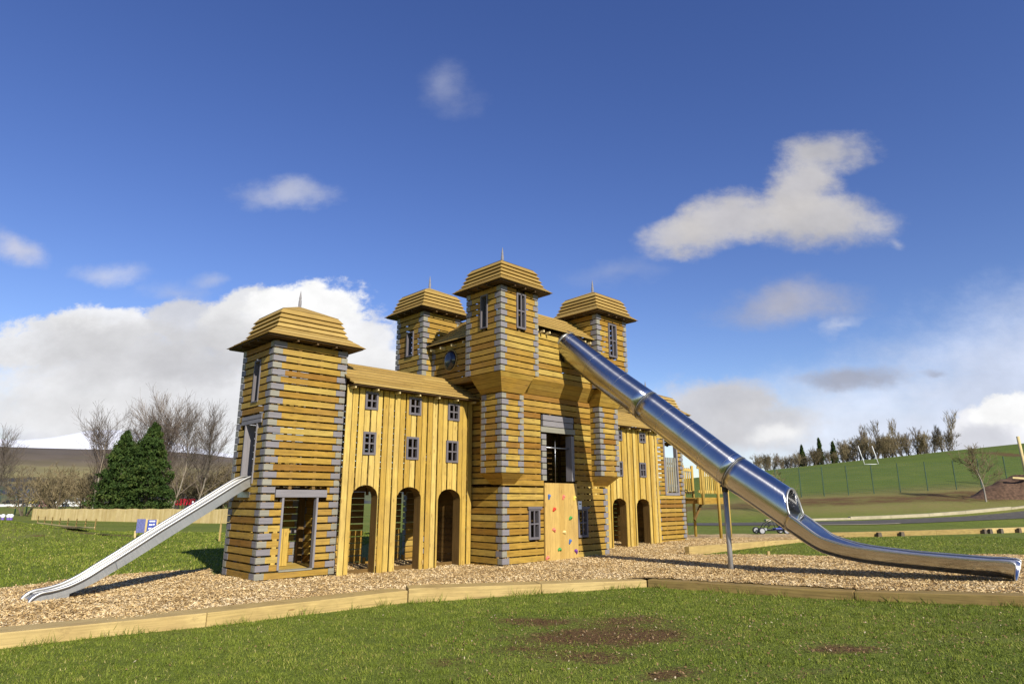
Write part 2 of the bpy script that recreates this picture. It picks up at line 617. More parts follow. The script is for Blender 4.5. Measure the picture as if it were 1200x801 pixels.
# ------------------------------------------------------------------ timber walls
def cut(a0, a1, holes):
    segs = [(a0, a1)]
    for h0, h1 in holes:
        out = []
        for s0, s1 in segs:
            if h1 <= s0 or h0 >= s1:
                out.append((s0, s1))
            else:
                if h0 > s0: out.append((s0, h0))
                if h1 < s1: out.append((h1, s1))
        segs = out
    return [(x, y) for x, y in segs if y - x > .012]


class Wall:
    """A vertical wall face in the castle frame: a runs along it, d goes inwards."""

    def __init__(s, kind, plane):
        s.kind, s.plane = kind, plane

    def pt(s, a, d, z):
        if s.kind == 'F': return (a, s.plane + d, z)       # front, looks to -v
        if s.kind == 'B': return (a, s.plane - d, z)       # back
        if s.kind == 'L': return (s.plane + d, a, z)       # left end, looks to -u
        return (s.plane - d, a, z)                          # right end

    def box(s, mb, a0, a1, d0, d1, z0, z1, tint=None):
        c = [s.pt(a0, d0, z0), s.pt(a1, d0, z0), s.pt(a1, d1, z0), s.pt(a0, d1, z0)]
        mb.hexa(c + [(p[0], p[1], z1) for p in c], tint)


def slats(w, mb, mq, a0, a1, z0, z1, pitch=.16, gap=.028, th=.028, holes=(), q0=None, q1=None, par=0, batten=True, d=0.0, mbat=None):
    """horizontal boards; q0/q1 = (short, long) grey corner blocks at either end."""
    n = max(1, round((z1 - z0) / pitch)); pit = (z1 - z0) / n
    for i in range(n):
        za, zb = z0 + i * pit, z0 + (i + 1) * pit - gap
        hz = [(h[0], h[1]) for h in holes if h[2] < zb - .02 and h[3] > za + .02]
        b0, b1 = a0, a1
        tq = (.1 if (i + par) % 2 else .9)
        if q0:
            L = q0[(i + par) % 2]
            for x, y in cut(a0, a0 + L, hz):
                w.box(mq, x, y, d - .004, d + th, za, zb, min(1, max(0, tq + rnd.uniform(-.12, .12))))
            b0 = a0 + L + .003
        if q1:
            L = q1[(i + par) % 2]
            for x, y in cut(a1 - L, a1, hz):
                w.box(mq, x, y, d - .004, d + th, za, zb, min(1, max(0, tq + rnd.uniform(-.12, .12))))
            b1 = a1 - L - .003
        tb = rnd.betavariate(1.5, 1.4)
        for x, y in cut(b0, b1, hz):
            jit = rnd.uniform(-.003, .003)
            w.box(mb, x, y, d + abs(jit), d + th, za + jit, zb + jit, min(1, max(0, tb + rnd.uniform(-.15, .15))))
    if batten:
        k = max(2, int((a1 - a0) / .55) + 1)
        for j in range(k):
            a = a0 + .05 + (a1 - a0 - .17) * j / (k - 1)
            for x, y in cut(z0, z1, [(h[2], h[3]) for h in holes if h[0] < a + .07 and h[1] > a]):
                w.box(mbat or mb, a, a + .07, d + th + .002, d + th + .045, x, y, .5)


def arch_z(a, ac, hw, spring, top):
    x = (a - ac) / hw
    if abs(x) >= 1: return None
    return spring + (top - spring) * math.sqrt(max(0, 1 - x * x))


def vboards(w, mb, a0, a1, z0, z1, pitch=.165, gap=.03, arches=(), wins=()):
    n = round((a1 - a0) / pitch); pit = (a1 - a0) / n
    for i in range(n):
        x0 = a0 + i * pit; x1 = x0 + pit - gap
        dd = .018 if i % 2 else 0.0
        tb = rnd.random()
        sub = [x0]
        for (ac, hw, sp, top) in arches:
            for e in (ac - hw, ac + hw):
                if x0 + .01 < e < x1 - .01: sub.append(e)
        for (wa, wb, _, _) in wins:
            for e in (wa, wb):
                if x0 + .01 < e < x1 - .01: sub.append(e)
        sub.append(x1); sub.sort()
        fin = []
        for p, q in zip(sub, sub[1:]):
            k = 3 if any(p < ac + hw and q > ac - hw for ac, hw, _, _ in arches) else 1
            fin += [(p + (q - p) * j / k, p + (q - p) * (j + 1) / k) for j in range(k)]
        for p, q in fin:
            m = (p + q) / 2
            lo0 = lo1 = z0 + rnd.uniform(-.01, .01) * 0
            for ac, hw, sp, top in arches:
                if abs(m - ac) < hw:
                    lo0 = arch_z(min(max(p, ac - hw * .999), ac + hw * .999), ac, hw, sp, top)
                    lo1 = arch_z(min(max(q, ac - hw * .999), ac + hw * .999), ac, hw, sp, top)
            spans = cut(max(lo0, lo1) + .001, z1, [(h[2], h[3]) for h in wins if h[0] < m < h[1]])
            for si, (za, zb) in enumerate(spans):
                a_, b_ = (lo0, lo1) if si == 0 else (za, za)
                c = [w.pt(p, dd, a_), w.pt(q, dd, b_), w.pt(q, dd + .026, b_), w.pt(p, dd + .026, a_)]
                t = [w.pt(p, dd, zb), w.pt(q, dd, zb), w.pt(q, dd + .026, zb), w.pt(p, dd + .026, zb)]
                mb.hexa(c + t, tb, (0, 0, 1))


def frame_window(w, parent, a0, a1, z0, z1, depth=.10, fw=.05, bars='cross', lip=.022, sill=False):
    mb = MB(W)
    t = lambda: rnd.uniform(.1, .4)
    w.box(mb, a0, a0 + fw, -lip, depth, z0, z1, t()); w.box(mb, a1 - fw, a1, -lip, depth, z0, z1, t())
    w.box(mb, a0 + fw, a1 - fw, -lip, depth, z1 - fw, z1, t()); w.box(mb, a0 + fw, a1 - fw, -lip, depth, z0, z0 + fw, t())
    am, zm = (a0 + a1) / 2, (z0 + z1) / 2
    if bars in ('cross', 'tall'):
        b = .017
        w.box(mb, am - b, am + b, -lip + .006, .012, z0 + fw, z1 - fw, t())
        w.box(mb, a0 + fw, am - b, -lip + .008, .01, zm - b, zm + b, t())
        w.box(mb, am + b, a1 - fw, -lip + .008, .01, zm - b, zm + b, t())
    if sill:
        w.box(mb, a0 - .05, a1 + .05, -lip - .03, -lip - .002, z1 - .02, z1 + .05, t())
    return mb.build('window_frame', M['frame'], parent)


def ring_planks(mb, cx, cy, h0, z0, h1, z1, n, th=.03, lap=.018, hx0=None, hx1=None):
    """n lapped courses of boards round a square roof, from half-size h0 at z0 to h1 at z1."""
    rx0 = hx0 if hx0 else h0; rx1 = hx1 if hx1 else h1
    for i in range(n):
        f0, f1 = i / n, (i + 1) / n
        a0, a1 = h0 + (h1 - h0) * f0 + lap, h0 + (h1 - h0) * f1 + .002
        b0, b1 = rx0 + (rx1 - rx0) * f0 + lap, rx0 + (rx1 - rx0) * f1 + .002
        za, zb = z0 + (z1 - z0) * f0, z0 + (z1 - z0) * f1 + .004
        t = th
        for k in range(4):
            tint = min(1, max(0, rnd.gauss(.5, .25)))

            def c(hx, hy, z):
                pts = [(-hx, -hy), (hx, -hy), (hx, hy), (-hx, hy)]
                p, q = pts[k], pts[(k + 1) % 4]
                return (cx + p[0], cy + p[1], z), (cx + q[0], cy + q[1], z)
            o0, o1 = c(b0, a0, za); i0, i1 = c(b0 - t, a0 - t, za - .006)
            p0, p1 = c(b1, a1, zb); j0, j1 = c(max(.001, b1 - t), max(.001, a1 - t), zb - .006)
            mb.hexa([o0, o1, i1, i0, p0, p1, j1, j0], tint, W(*o1) - W(*o0))


def tower_roof(parent, cx, cy, he, ze, hb, zb, ht, zt, za, hex_=0.0, nst=4, half=None):
    mb = MB(W)
    x = hex_
    ring_planks(mb, cx, cy, he, ze, hb, zb, 3, .03, .022, he + x, hb + x)
    ring_planks(mb, cx, cy, hb, zb, ht, zt, nst, .045, .062, hb + x, ht + x)
    ring_planks(mb, cx, cy, ht, zt + .01, .06, za, 3, .025, .012, ht + x, .06)
    o = mb.build('tower_roof', M['shingle'], parent)
    # soffit boards and rafter tails
    mb = MB(W)
    e = he - .03
    for k in range(6):
        y0 = cy - e + 2 * e * k / 6; y1 = cy - e + 2 * e * (k + 1) / 6 - .006
        mb.box((cx - e - x, y0, ze - .035), (cx + e + x, y1, ze - .012))
    w2 = half if half else (he - .28)
    for sgn in (-.55, 0, .55):
        for (ax, s2) in (('v', -1), ('v', 1), ('u', -1), ('u', 1)):
            if ax == 'v':
                uu = cx + sgn * w2
                a, b = sorted((cy + s2 * (w2 - .02), cy + s2 * (e - .03)))
                mb.box((uu - .022, a, ze - .085), (uu + .022, b, ze - .037), .95)
            else:
                vv = cy + sgn * w2
                a, b = sorted((cx + s2 * (w2 + x - .02), cx + s2 * (e + x - .03)))
                mb.box((a, vv - .022, ze - .085), (b, vv + .022, ze - .037), .95)
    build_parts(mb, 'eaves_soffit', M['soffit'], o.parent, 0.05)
    # finial
    mb = MB(W)
    z = za - .02
    prof = [(.0, .05), (.03, .055), (.05, .035), (.10, .04), (.2, .036), (.22, .027), (.27, .03), (.45, .004)]
    mb.tube([(cx, cy, z + p) for p, _ in prof], [r for _, r in prof], 8, True, .3, False)
    mb.build('finial', M['grey'], parent)
    return o


# ================================================================== THE CASTLE
castle = thing('timber_play_castle', W(0, 0, 0),
               'large timber play castle with grey corner blocks and mansard tower roofs, standing on wood chips', 'play castle')
QS, QL = .20, .29


def child_empty_mesh(mb, name, m): return mb.build(name, m, castle)


# ---- near corner tower
def corner_tower(u0, u1, v0, v1, kind):
    zt = 5.05 if kind == 'near' else 4.73
    mb, mq, bat = MB(W), MB(W), MB(W)
    if kind == 'near':
        hf = [(.50, 1.25, .19, 1.66), (.29, 1.49, 1.66, 1.83)]
        hl = [(.52, 1.13, 2.02, 3.24), (.30, 1.39, 3.24, 3.44), (.63, .94, 3.74, 4.66)]
    else:
        hf = [(u0 + .68, u0 + 1.52, 1.83, 3.95)]
        hl = []
    z0 = .03 if kind == 'near' else .06
    F, L, B_, R_ = Wall('F', v0), Wall('L', u0), Wall('B', v1), Wall('R', u1)
    slats(F, mb, mq, u0, u1, z0, zt, .1575, .037, .028, hf, (QS, QL), (QS * .8, QL * .85), 0, mbat=bat)
    slats(L, mb, mq, v0 + .031, v1 - .031, z0, zt, .1575, .037, .028, hl, (QS * .75, QL * .75), (QS * .75, QL * .75), 1, mbat=bat)
    slats(B_, mb, mq, u0, u1, z0, zt, .1575, .014, .028, [], (QS, QL), (QS, QL), 0, mbat=bat)
    slats(R_, mb, mq, v0 + .031, v1 - .031, z0, zt, .1575, .014, .028, [(v0 + .5, v0 + 1.2, .2, 1.7)] if kind == 'near' else [(v0 + .3, v0 + 1.2, 1.7, 3.6)], (QS * .75, QL * .75), (QS * .75, QL * .75), 1, mbat=bat)
    t = mb.build('corner_tower', M['boards'], castle)
    build_parts(mq, 'corner_blocks', M['grey'], t, 0.05)
    # framing inside
    for uu in (u0 + .075, u1 - .165):
        for vv in (v0 + .075, v1 - .165):
            bat.box((uu, vv, z0), (uu + .09, vv + .09, zt - .05), .3)
    build_parts(bat, 'inner_frame', M['shaded_wood'], t, 0.16)
    mb = MB(W)
    for zf in ((.12, 1.93) if kind == 'near' else (1.65,)):
        k = int((v1 - v0 - .2) / .14)
        for j in range(k):
            va = v0 + .1 + j * .14
            mb.box((u0 + .1, va, zf), (u1 - .1, va + .134, zf + .05))
    if kind == 'near':      # boarded guard inside the doorway
        for j in range(3):
            mb.box((u0 + .72 + j * .13, v0 + .9, .18), (u0 + .84 + j * .13, v0 + .93, .98))
    build_parts(mb, 'floor_boards', M['vboards'], t, 0.1)
    return t, F, L


T1, T1F, T1L = corner_tower(0, 1.80, 0, 1.70, 'near')
tower_roof(T1, .90, .85, 1.15, 5.10, .80, 5.36, .66, 5.83, 6.12, .03, 4, .85)
mb = MB(W)
T1F.box(mb, .46, .505, -.014, .10, .19, 1.655, .2); T1F.box(mb, 1.245, 1.29, -.014, .10, .19, 1.655, .25)
T1F.box(mb, .30, 1.48, -.03, .06, 1.665, 1.82, .2)
T1F.box(mb, .50, 1.25, -.02, .12, .155, .188, .85)
build_parts(mb, 'door_frame', M['grey'], T1, 0.1)
mb = MB(W)
T1L.box(mb, 1.11, 1.15, -.02, .20, 1.95, 3.235, .2); T1L.box(mb, .50, .54, -.02, .20, 1.95, 3.235, .2)
T1L.box(mb, .31, 1.38, -.016, .05, 3.245, 3.33, .15); T1L.box(mb, .31, 1.38, -.014, .05, 3.345, 3.43, .2)
mb.build('slide_doorway_frame', M['grey'], T1)
frame_window(T1L, T1, .62, .95, 3.72, 4.68, .16, .03, 'none', .02)

# ---- far corner tower
T5, T5F, T5L = corner_tower(14.43, 16.38, 0, 1.75, 'far')
tower_roof(T5, 15.40, .875, 1.18, 4.78, .84, 5.02, .70, 5.44, 5.70, .1, 4, .95)
mb = MB(W)
T5F.box(mb, 15.06, 15.14, -.02, .12, 1.83, 3.95, .2); T5F.box(mb, 15.92, 16.0, -.02, .12, 1.83, 3.95, .2)
T5F.box(mb, 15.14, 15.92, -.02, .12, 3.87, 3.95, .2); T5F.box(mb, 15.06, 16.0, -.03, .05, 1.74, 1.83, .2)
build_parts(mb, 'door_frame', M['grey'], T5, 0.1)
mb = MB(W)
for j in range(5):
    a = 15.17 + j * .15
    T5F.box(mb, a, a + .09, -.01, .015, 1.86 + .03 * (j % 2), 3.12, .8)
T5F.box(mb, 15.14, 15.92, .018, .04, 2.05, 2.14, .7); T5F.box(mb, 15.14, 15.92, .018, .04, 2.85, 2.94, .7)
mb.build('barrier_palings', M['grey'], T5)


# ---- wings
def wing(u0, u1, vf, vb, z0, ze, zr, arches, wins, back_holes, name_lab):
    mb = MB(W)
    F = Wall('F', vf)
    vboards(F, mb, u0, u1, z0, ze, .165, .03, arches, wins)
    t = mb.build('wing_wall', M['vboards'], castle)
    # backing rails and back wall
    mb = MB(W)
    for z in (2.1, 3.4, ze - .12):
        for a, b in cut(u0 + .03, u1 - .03, [(w_[0], w_[1]) for w_ in wins if w_[2] < z + .1 and w_[3] > z]):
            F.box(mb, a, b, .042, .09, z, z + .1)
    for j, (ac, hw, sp, top) in enumerate(arches):
        F.box(mb, ac - hw - .02, ac + hw + .02, .30, .335, z0, .14 + z0 * .5, .3)
    build_parts(mb, 'rail', M['shaded_wood'], t, 0.2)
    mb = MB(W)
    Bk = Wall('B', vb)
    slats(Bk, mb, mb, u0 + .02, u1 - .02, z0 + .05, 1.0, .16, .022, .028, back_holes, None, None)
    mb.build('back_wall_lit', M['boards'], t)  # foot of the back wall kept bright, as the sun patch through the arches
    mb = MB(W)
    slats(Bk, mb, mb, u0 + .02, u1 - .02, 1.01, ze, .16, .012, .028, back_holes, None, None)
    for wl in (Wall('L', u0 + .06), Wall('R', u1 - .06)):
        slats(wl, mb, mb, vf + .32, vb - .06, z0 + .05, ze - .05, .16, .012, .028, [], None, None, batten=False)  # end walls added to stop light leaking into the arcade
    mb.build('back_wall_shaded', M['shaded_wood'], t)  # rest of the back wall, with its shade in the wood colour
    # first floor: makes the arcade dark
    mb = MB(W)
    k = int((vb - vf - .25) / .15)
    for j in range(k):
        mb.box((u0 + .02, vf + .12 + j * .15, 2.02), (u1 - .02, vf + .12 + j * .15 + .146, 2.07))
    build_parts(mb, 'floor_boards', M['shaded_wood'], t, 0.1)
    for w_ in wins:
        frame_window(F, t, w_[0] - .012, w_[1] + .012, w_[2] - .012, w_[3] + .012, .06, .055)
    for ac, hw, sp, top in arches:
        mb = MB(W)
        for sgn in (-1, 1):
            a = ac + sgn * hw
            x0, x1 = (a - .028, a - .001) if sgn < 0 else (a + .001, a + .028)
            F.box(mb, x0, x1, .042, .17, z0, sp, .25); F.box(mb, x0, x1, .173, .30, z0, sp, .35)
        seg = 12
        pts = [(ac + hw * 1.0 * math.cos(math.pi * i / seg), sp + (top - sp) * math.sin(math.pi * i / seg)) for i in range(seg + 1)]
        po = [(ac + (hw + .03) * math.cos(math.pi * i / seg), sp + (top + .03 - sp) * math.sin(math.pi * i / seg)) for i in range(seg + 1)]
        for i in range(seg):
            c = []
            for d_ in (.042, .30):
                c += [F.pt(pts[i][0], d_, pts[i][1]), F.pt(pts[i + 1][0], d_, pts[i + 1][1]), F.pt(po[i + 1][0], d_, po[i + 1][1]), F.pt(po[i][0], d_, po[i][1])]
            mb.hexa(c, .4)
        mb.build('arch_lining', M['shaded_wood'], t)
    # pitched roof with lapped boards
    vr = (vf + vb) / 2
    mb = MB(W)
    oh = .27
    n = 7
    for side in (0, 1):
        for i in range(n):
            f0, f1 = i / n, (i + 1) / n + .01
            va = (vf - oh) + (vr - vf + oh) * f0; vb_ = (vf - oh) + (vr - vf + oh) * min(1, f1)
            if side:
                va, vb_ = 2 * vr - va, 2 * vr - vb_
            za = ze - .03 + (zr - ze + .03) * f0; zb = ze - .03 + (zr - ze + .03) * min(1, f1)
            li = .038
            jn = u0 + rnd.uniform(.3, .7) * (u1 - u0)
            for ua, ub in ((u0, jn), (jn + .004, u1)):
                lo = [(ua, va, za + li), (ub, va, za + li), (ub, vb_, zb), (ua, vb_, zb)]
                mb.hexa(lo + [(p[0], p[1], p[2] + .03) for p in lo], min(1, max(0, rnd.gauss(.5, .25))), W(1, 0) - W(0, 0))
    rf = mb.build('wing_roof', M['shingle'], t)
    mb = MB(W)
    k = round((u1 - u0) / .62)
    for i in range(k + 1):
        uu = u0 + .09 + (u1 - u0 - .18) * i / k
        mb.box((uu - .018, vf - oh + .06, ze - .085), (uu + .018, vf - .004, ze - .032), .97)
    build_parts(mb, 'rafter_tail', M['fence_board'], t, 0.01)
    mb = MB(W)
    mb.box((u0, vf - oh + .02, ze - .028), (u1, vf + .05, ze - .012), .3)
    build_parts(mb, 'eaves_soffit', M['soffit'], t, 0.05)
    return t


WA_ar = [(2.355, .345, 1.66, 1.94), (3.585, .355, 1.63, 1.91), (4.82, .365, 1.60, 1.87)]
WA_w = []
for a0, a1, z0, z1 in [(2.23, 2.56, 3.70, 4.10), (3.48, 3.83, 3.68, 4.10), (4.72, 5.08, 3.64, 4.07)]: WA_w.append((a0, a1, z0, z1))
for a0, a1, z0, z1 in [(2.22, 2.55, 2.64, 3.15), (3.44, 3.79, 2.58, 3.11), (4.69, 5.06, 2.55, 3.09)]: WA_w.append((a0, a1, z0, z1))
wing(1.74, 5.58, -.20, 1.90, -.15, 4.21, 4.93, WA_ar, WA_w, [(3.60, 3.93, .15, 1.72), (4.78, 4.97, .15, 1.72)], 'near')
WB_ar = [(10.75, .40, 1.36, 1.64), (12.01, .39, 1.36, 1.64), (13.35, .40, 1.35, 1.62)]
WB_w = [(10.7, 11.05, 3.55, 3.88), (11.92, 12.25, 3.55, 3.88), (13.28, 13.63, 3.55, 3.88),
        (10.7, 11.05, 2.36, 2.84), (11.90, 12.23, 2.36, 2.84), (13.24, 13.58, 2.36, 2.84)]
wing(9.90, 14.40, -.20, 1.90, -.05, 4.02, 4.72, WB_ar, WB_w, [(11.0, 11.7, .15, 1.6), (12.6, 13.1, .15, 1.6)], 'far')

# ---- keep
K0, K1, KF = 5.60, 9.88, -1.35
mb, mq, bat = MB(W), MB(W), MB(W)
F = Wall('F', KF)
base_holes = [(6.56, 6.92, .64, 1.36), (8.52, 8.90, .62, 1.33), (7.11, 8.45, -.3, 2.1)]
slats(F, mb, mq, K0, K1, -.12, 1.95, .172, .034, .028, base_holes, (.16, .24), (.14, .20), 0, mbat=bat)
slats(Wall('L', K0), mb, mq, KF + .031, 2.3, -.12, 1.95, .172, .034, .028, [], (.13, .20), None, 1, mbat=bat)
slats(Wall('R', K1), mb, mq, KF + .031, 2.3, -.12, 1.95, .172, .034, .028, [], (.13, .20), None, 1, mbat=bat)
# ledge board, then the storey above it
F.box(mb, K0 - .02, 7.10, -.03, .03, 1.965, 2.10, .45); F.box(mb, 8.46, K1 + .02, -.03, .03, 1.965, 2.10, .5)
up_holes = [(7.24, 8.22, 2.0, 3.37), (7.02, 8.44, 3.37, 3.87), (7.02, 7.24, 2.10, 3.37), (8.22, 8.40, 2.10, 3.37)]
slats(F, mb, mq, K0, K1, 2.12, 4.42, .16, .032, .028, up_holes, None, None, mbat=bat)
slats(Wall('L', K0), mb, mq, KF + .031, 2.3, 2.0, 4.60, .16, .032, .028, [], None, None, mbat=bat)
slats(Wall('R', K1), mb, mq, KF + .031, 2.3, 2.0, 4.60, .16, .032, .028, [], None, None, mbat=bat)
slats(Wall('B', 2.3), mb, mq, K0, K1, -.12, 5.95, .17, .022, .028, [(7.4, 8.2, .1, 1.8)], None, None, mbat=bat)
# corbelled upper storey, front and sides
UF, UL, UR = KF - .30, K0 - .30, K1 + .30
for i in range(3):
    f0, f1 = i / 3, (i + 1) / 3 - .012
    za, zb = 4.40 + .36 * f0, 4.40 + .36 * f1
    p0, p1 = KF - .02 - .30 * f0, KF - .02 - .30 * f1
    mb.hexa([(6.05, p0, za), (9.05, p0, za), (9.05, p0 + .04, za), (6.05, p0 + .04, za), (6.05, p1, zb), (9.05, p1, zb), (9.05, p1 + .04, zb), (6.05, p1 + .04, zb)], rnd.uniform(.35, .8))
slats(Wall('F', UF), mb, mq, 6.345, 8.855, 4.76, 6.10, .16, .032, .028, [(7.50, 8.24, 5.50, 6.1)], None, None, mbat=bat)
slats(Wall('L', UL), mb, mq, -.57, 1.36, 4.74, 5.90, .16, .032, .028, [], None, (.12, .18), mbat=bat)
slats(Wall('R', UR), mb, mq, -.57, 1.36, 4.74, 5.90, .16, .032, .028, [], None, None, mbat=bat)
mb.box((UL, -.57, 4.70), (K0 + .05, 1.36, 4.735), .1); mb.box((K1 - .05, -.57, 4.70), (UR, 1.36, 4.735), .1)
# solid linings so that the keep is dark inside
keep = mb.build('keep_wall', M['boards'], castle)
build_parts(mq, 'corner_blocks', M['grey'], keep, 0.05)
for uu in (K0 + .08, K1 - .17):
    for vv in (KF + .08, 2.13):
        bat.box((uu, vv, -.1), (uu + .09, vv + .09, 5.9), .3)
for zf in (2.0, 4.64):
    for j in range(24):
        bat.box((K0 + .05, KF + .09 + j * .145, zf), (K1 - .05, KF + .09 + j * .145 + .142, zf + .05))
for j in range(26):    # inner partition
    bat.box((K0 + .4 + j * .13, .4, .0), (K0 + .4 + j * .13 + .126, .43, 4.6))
build_parts(bat, 'inner_frame', M['shaded_wood'], keep, 0.16)
# grey doorway surround
mb = MB(W)
for i, (a0, a1) in enumerate([(7.10, 8.38), (7.10, 8.36), (7.02, 8.44)]):
    z = 3.735 - i * .165
    F.box(mb, a0, a1, -.022, .05, z, z + .145, (.25, .3, .9)[i])
n = 8
for i in range(n):
    z = 2.11 + i * .158
    L = .2 if i % 2 else .16
    F.box(mb, 7.235 - L, 7.235, -.012, .09, z, z + .135, .15 if i % 2 else .85)
F.box(mb, 8.225, 8.27, -.06, .16, 2.1, 3.36, .3); F.box(mb, 8.275, 8.40, -.012, .05, 2.1, 3.36, .15)
mb.build('doorway_surround', M['grey'], keep)
mb = MB(W)
mb.tube([F.pt(7.23, .05, 3.0), F.pt(8.23, .05, 3.0)], .016, 8, True, .9)
mb.tube([F.pt(7.93, .3, 2.05), F.pt(7.93, .3, 3.37)], .011, 8, True, .9)
build_parts(mb, 'guard_rail', M['galv'], keep, 0.02)
frame_window(F, keep, 6.53, 6.95, .60, 1.38, .08, .06, 'cross', .03, True)
frame_window(F, keep, 8.49, 8.92, .58, 1.36, .08, .06, 'cross', .03, True)
# porthole with dark dome
mb = MB(W)
cpt = (UL, .48, 5.42)
rows = []
for i in range(9):
    an = i / 8 * math.pi / 2
    r, bu = .255 * math.cos(an), .13 * math.sin(an)
    rows.append([(cpt[0] - .012 - bu, cpt[1] + max(r, .002) * math.cos(t_), cpt[2] + max(r, .002) * 1.08 * math.sin(t_)) for t_ in [2 * math.pi * k / 24 for k in range(24)]])
mb.loft(rows, True, .5, True)
ph = mb.build('porthole', M['glassdark'], keep)
mb = MB(W)
mb.tube([(cpt[0] - .012, cpt[1] + .275 * math.cos(2 * math.pi * k / 24), cpt[2] + .275 * 1.08 * math.sin(2 * math.pi * k / 24)) for k in range(25)], .02, 6, False, .9)
mb.build('rim', M['sleeper_old'], keep)
# keep roof: lapped slopes on four sides under a flat top
mb = MB(W)
RZ = 6.92
fe, le, re_ = UF - .20, UL - .22, UR + .22
fr, lr, rr = -.85, 6.50, 8.98
be, br = 2.5, 1.4
n = 7
for i in range(n):
    f0, f1 = i / n, min(1, (i + 1) / n + .01)
    L = lambda a, b, f: a + (b - a) * f
    t_ = lambda: min(1, max(0, rnd.gauss(.5, .22)))
    za, zb = L(6.17, RZ, f0), L(6.17, RZ, f1)
    p = [(6.0, L(fe, fr, f0), za + .036), (9.2, L(fe, fr, f0), za + .036), (9.2, L(fe, fr, f1), zb), (6.0, L(fe, fr, f1), zb)]
    mb.hexa(p + [(a, b, c + .026) for a, b, c in p], t_(), W(1, 0) - W(0, 0))
    za, zb = L(5.87, RZ - .02, f0), L(5.87, RZ - .02, f1)
    p = [(L(le, lr, f0), -.62, za + .036), (L(le, lr, f0), 1.40, za + .036), (L(le, lr, f1), 1.40, zb), (L(le, lr, f1), -.62, zb)]
    mb.hexa(p + [(a, b, c + .026) for a, b, c in p], t_(), W(0, 1) - W(0, 0))
    p = [(L(re_, rr, f0), -.62, za + .036), (L(re_, rr, f0), 1.40, za + .036), (L(re_, rr, f1), 1.40, zb), (L(re_, rr, f1), -.62, zb)]
    mb.hexa(p + [(a, b, c + .026) for a, b, c in p], t_(), W(0, 1) - W(0, 0))
    za, zb = L(5.95, RZ - .01, f0), L(5.95, RZ - .01, f1)
    p = [(6.0, L(be, br, f0), za + .036), (9.2, L(be, br, f0), za + .036), (9.2, L(be, br, f1), zb), (6.0, L(be, br, f1), zb)]
    mb.hexa(p + [(a, b, c + .026) for a, b, c in p], t_(), W(1, 0) - W(0, 0))
for j in range(15):
    mb.box((6.46, fr - .02 + j * .152, RZ - .012), (9.02, fr - .02 + j * .152 + .148, RZ + .012))
mb.build('keep_roof', M['shingle'], keep)
mb = MB(W)
for uu in (6.48, 6.72, 6.96, 8.5, 8.74):
    mb.box((uu - .02, fe + .04, 6.07), (uu + .02, UF - .003, 6.13), .97)
for vv in (-.25, .25, .75, 1.2):
    mb.box((le + .04, vv - .02, 5.76), (UL - .003, vv + .02, 5.83), .97)
build_parts(mb, 'rafter_tail', M['fence_board'], keep, 0.01)
mb = MB(W)
mb.box((6.345, UF, 6.10), (8.855, UF + .05, 6.17), .3); mb.box((UL, -.57, 5.885), (UL + .05, 1.36, 5.93), .3)
build_parts(mb, 'wall_plate', M['shaded_wood'], keep, 0.05)


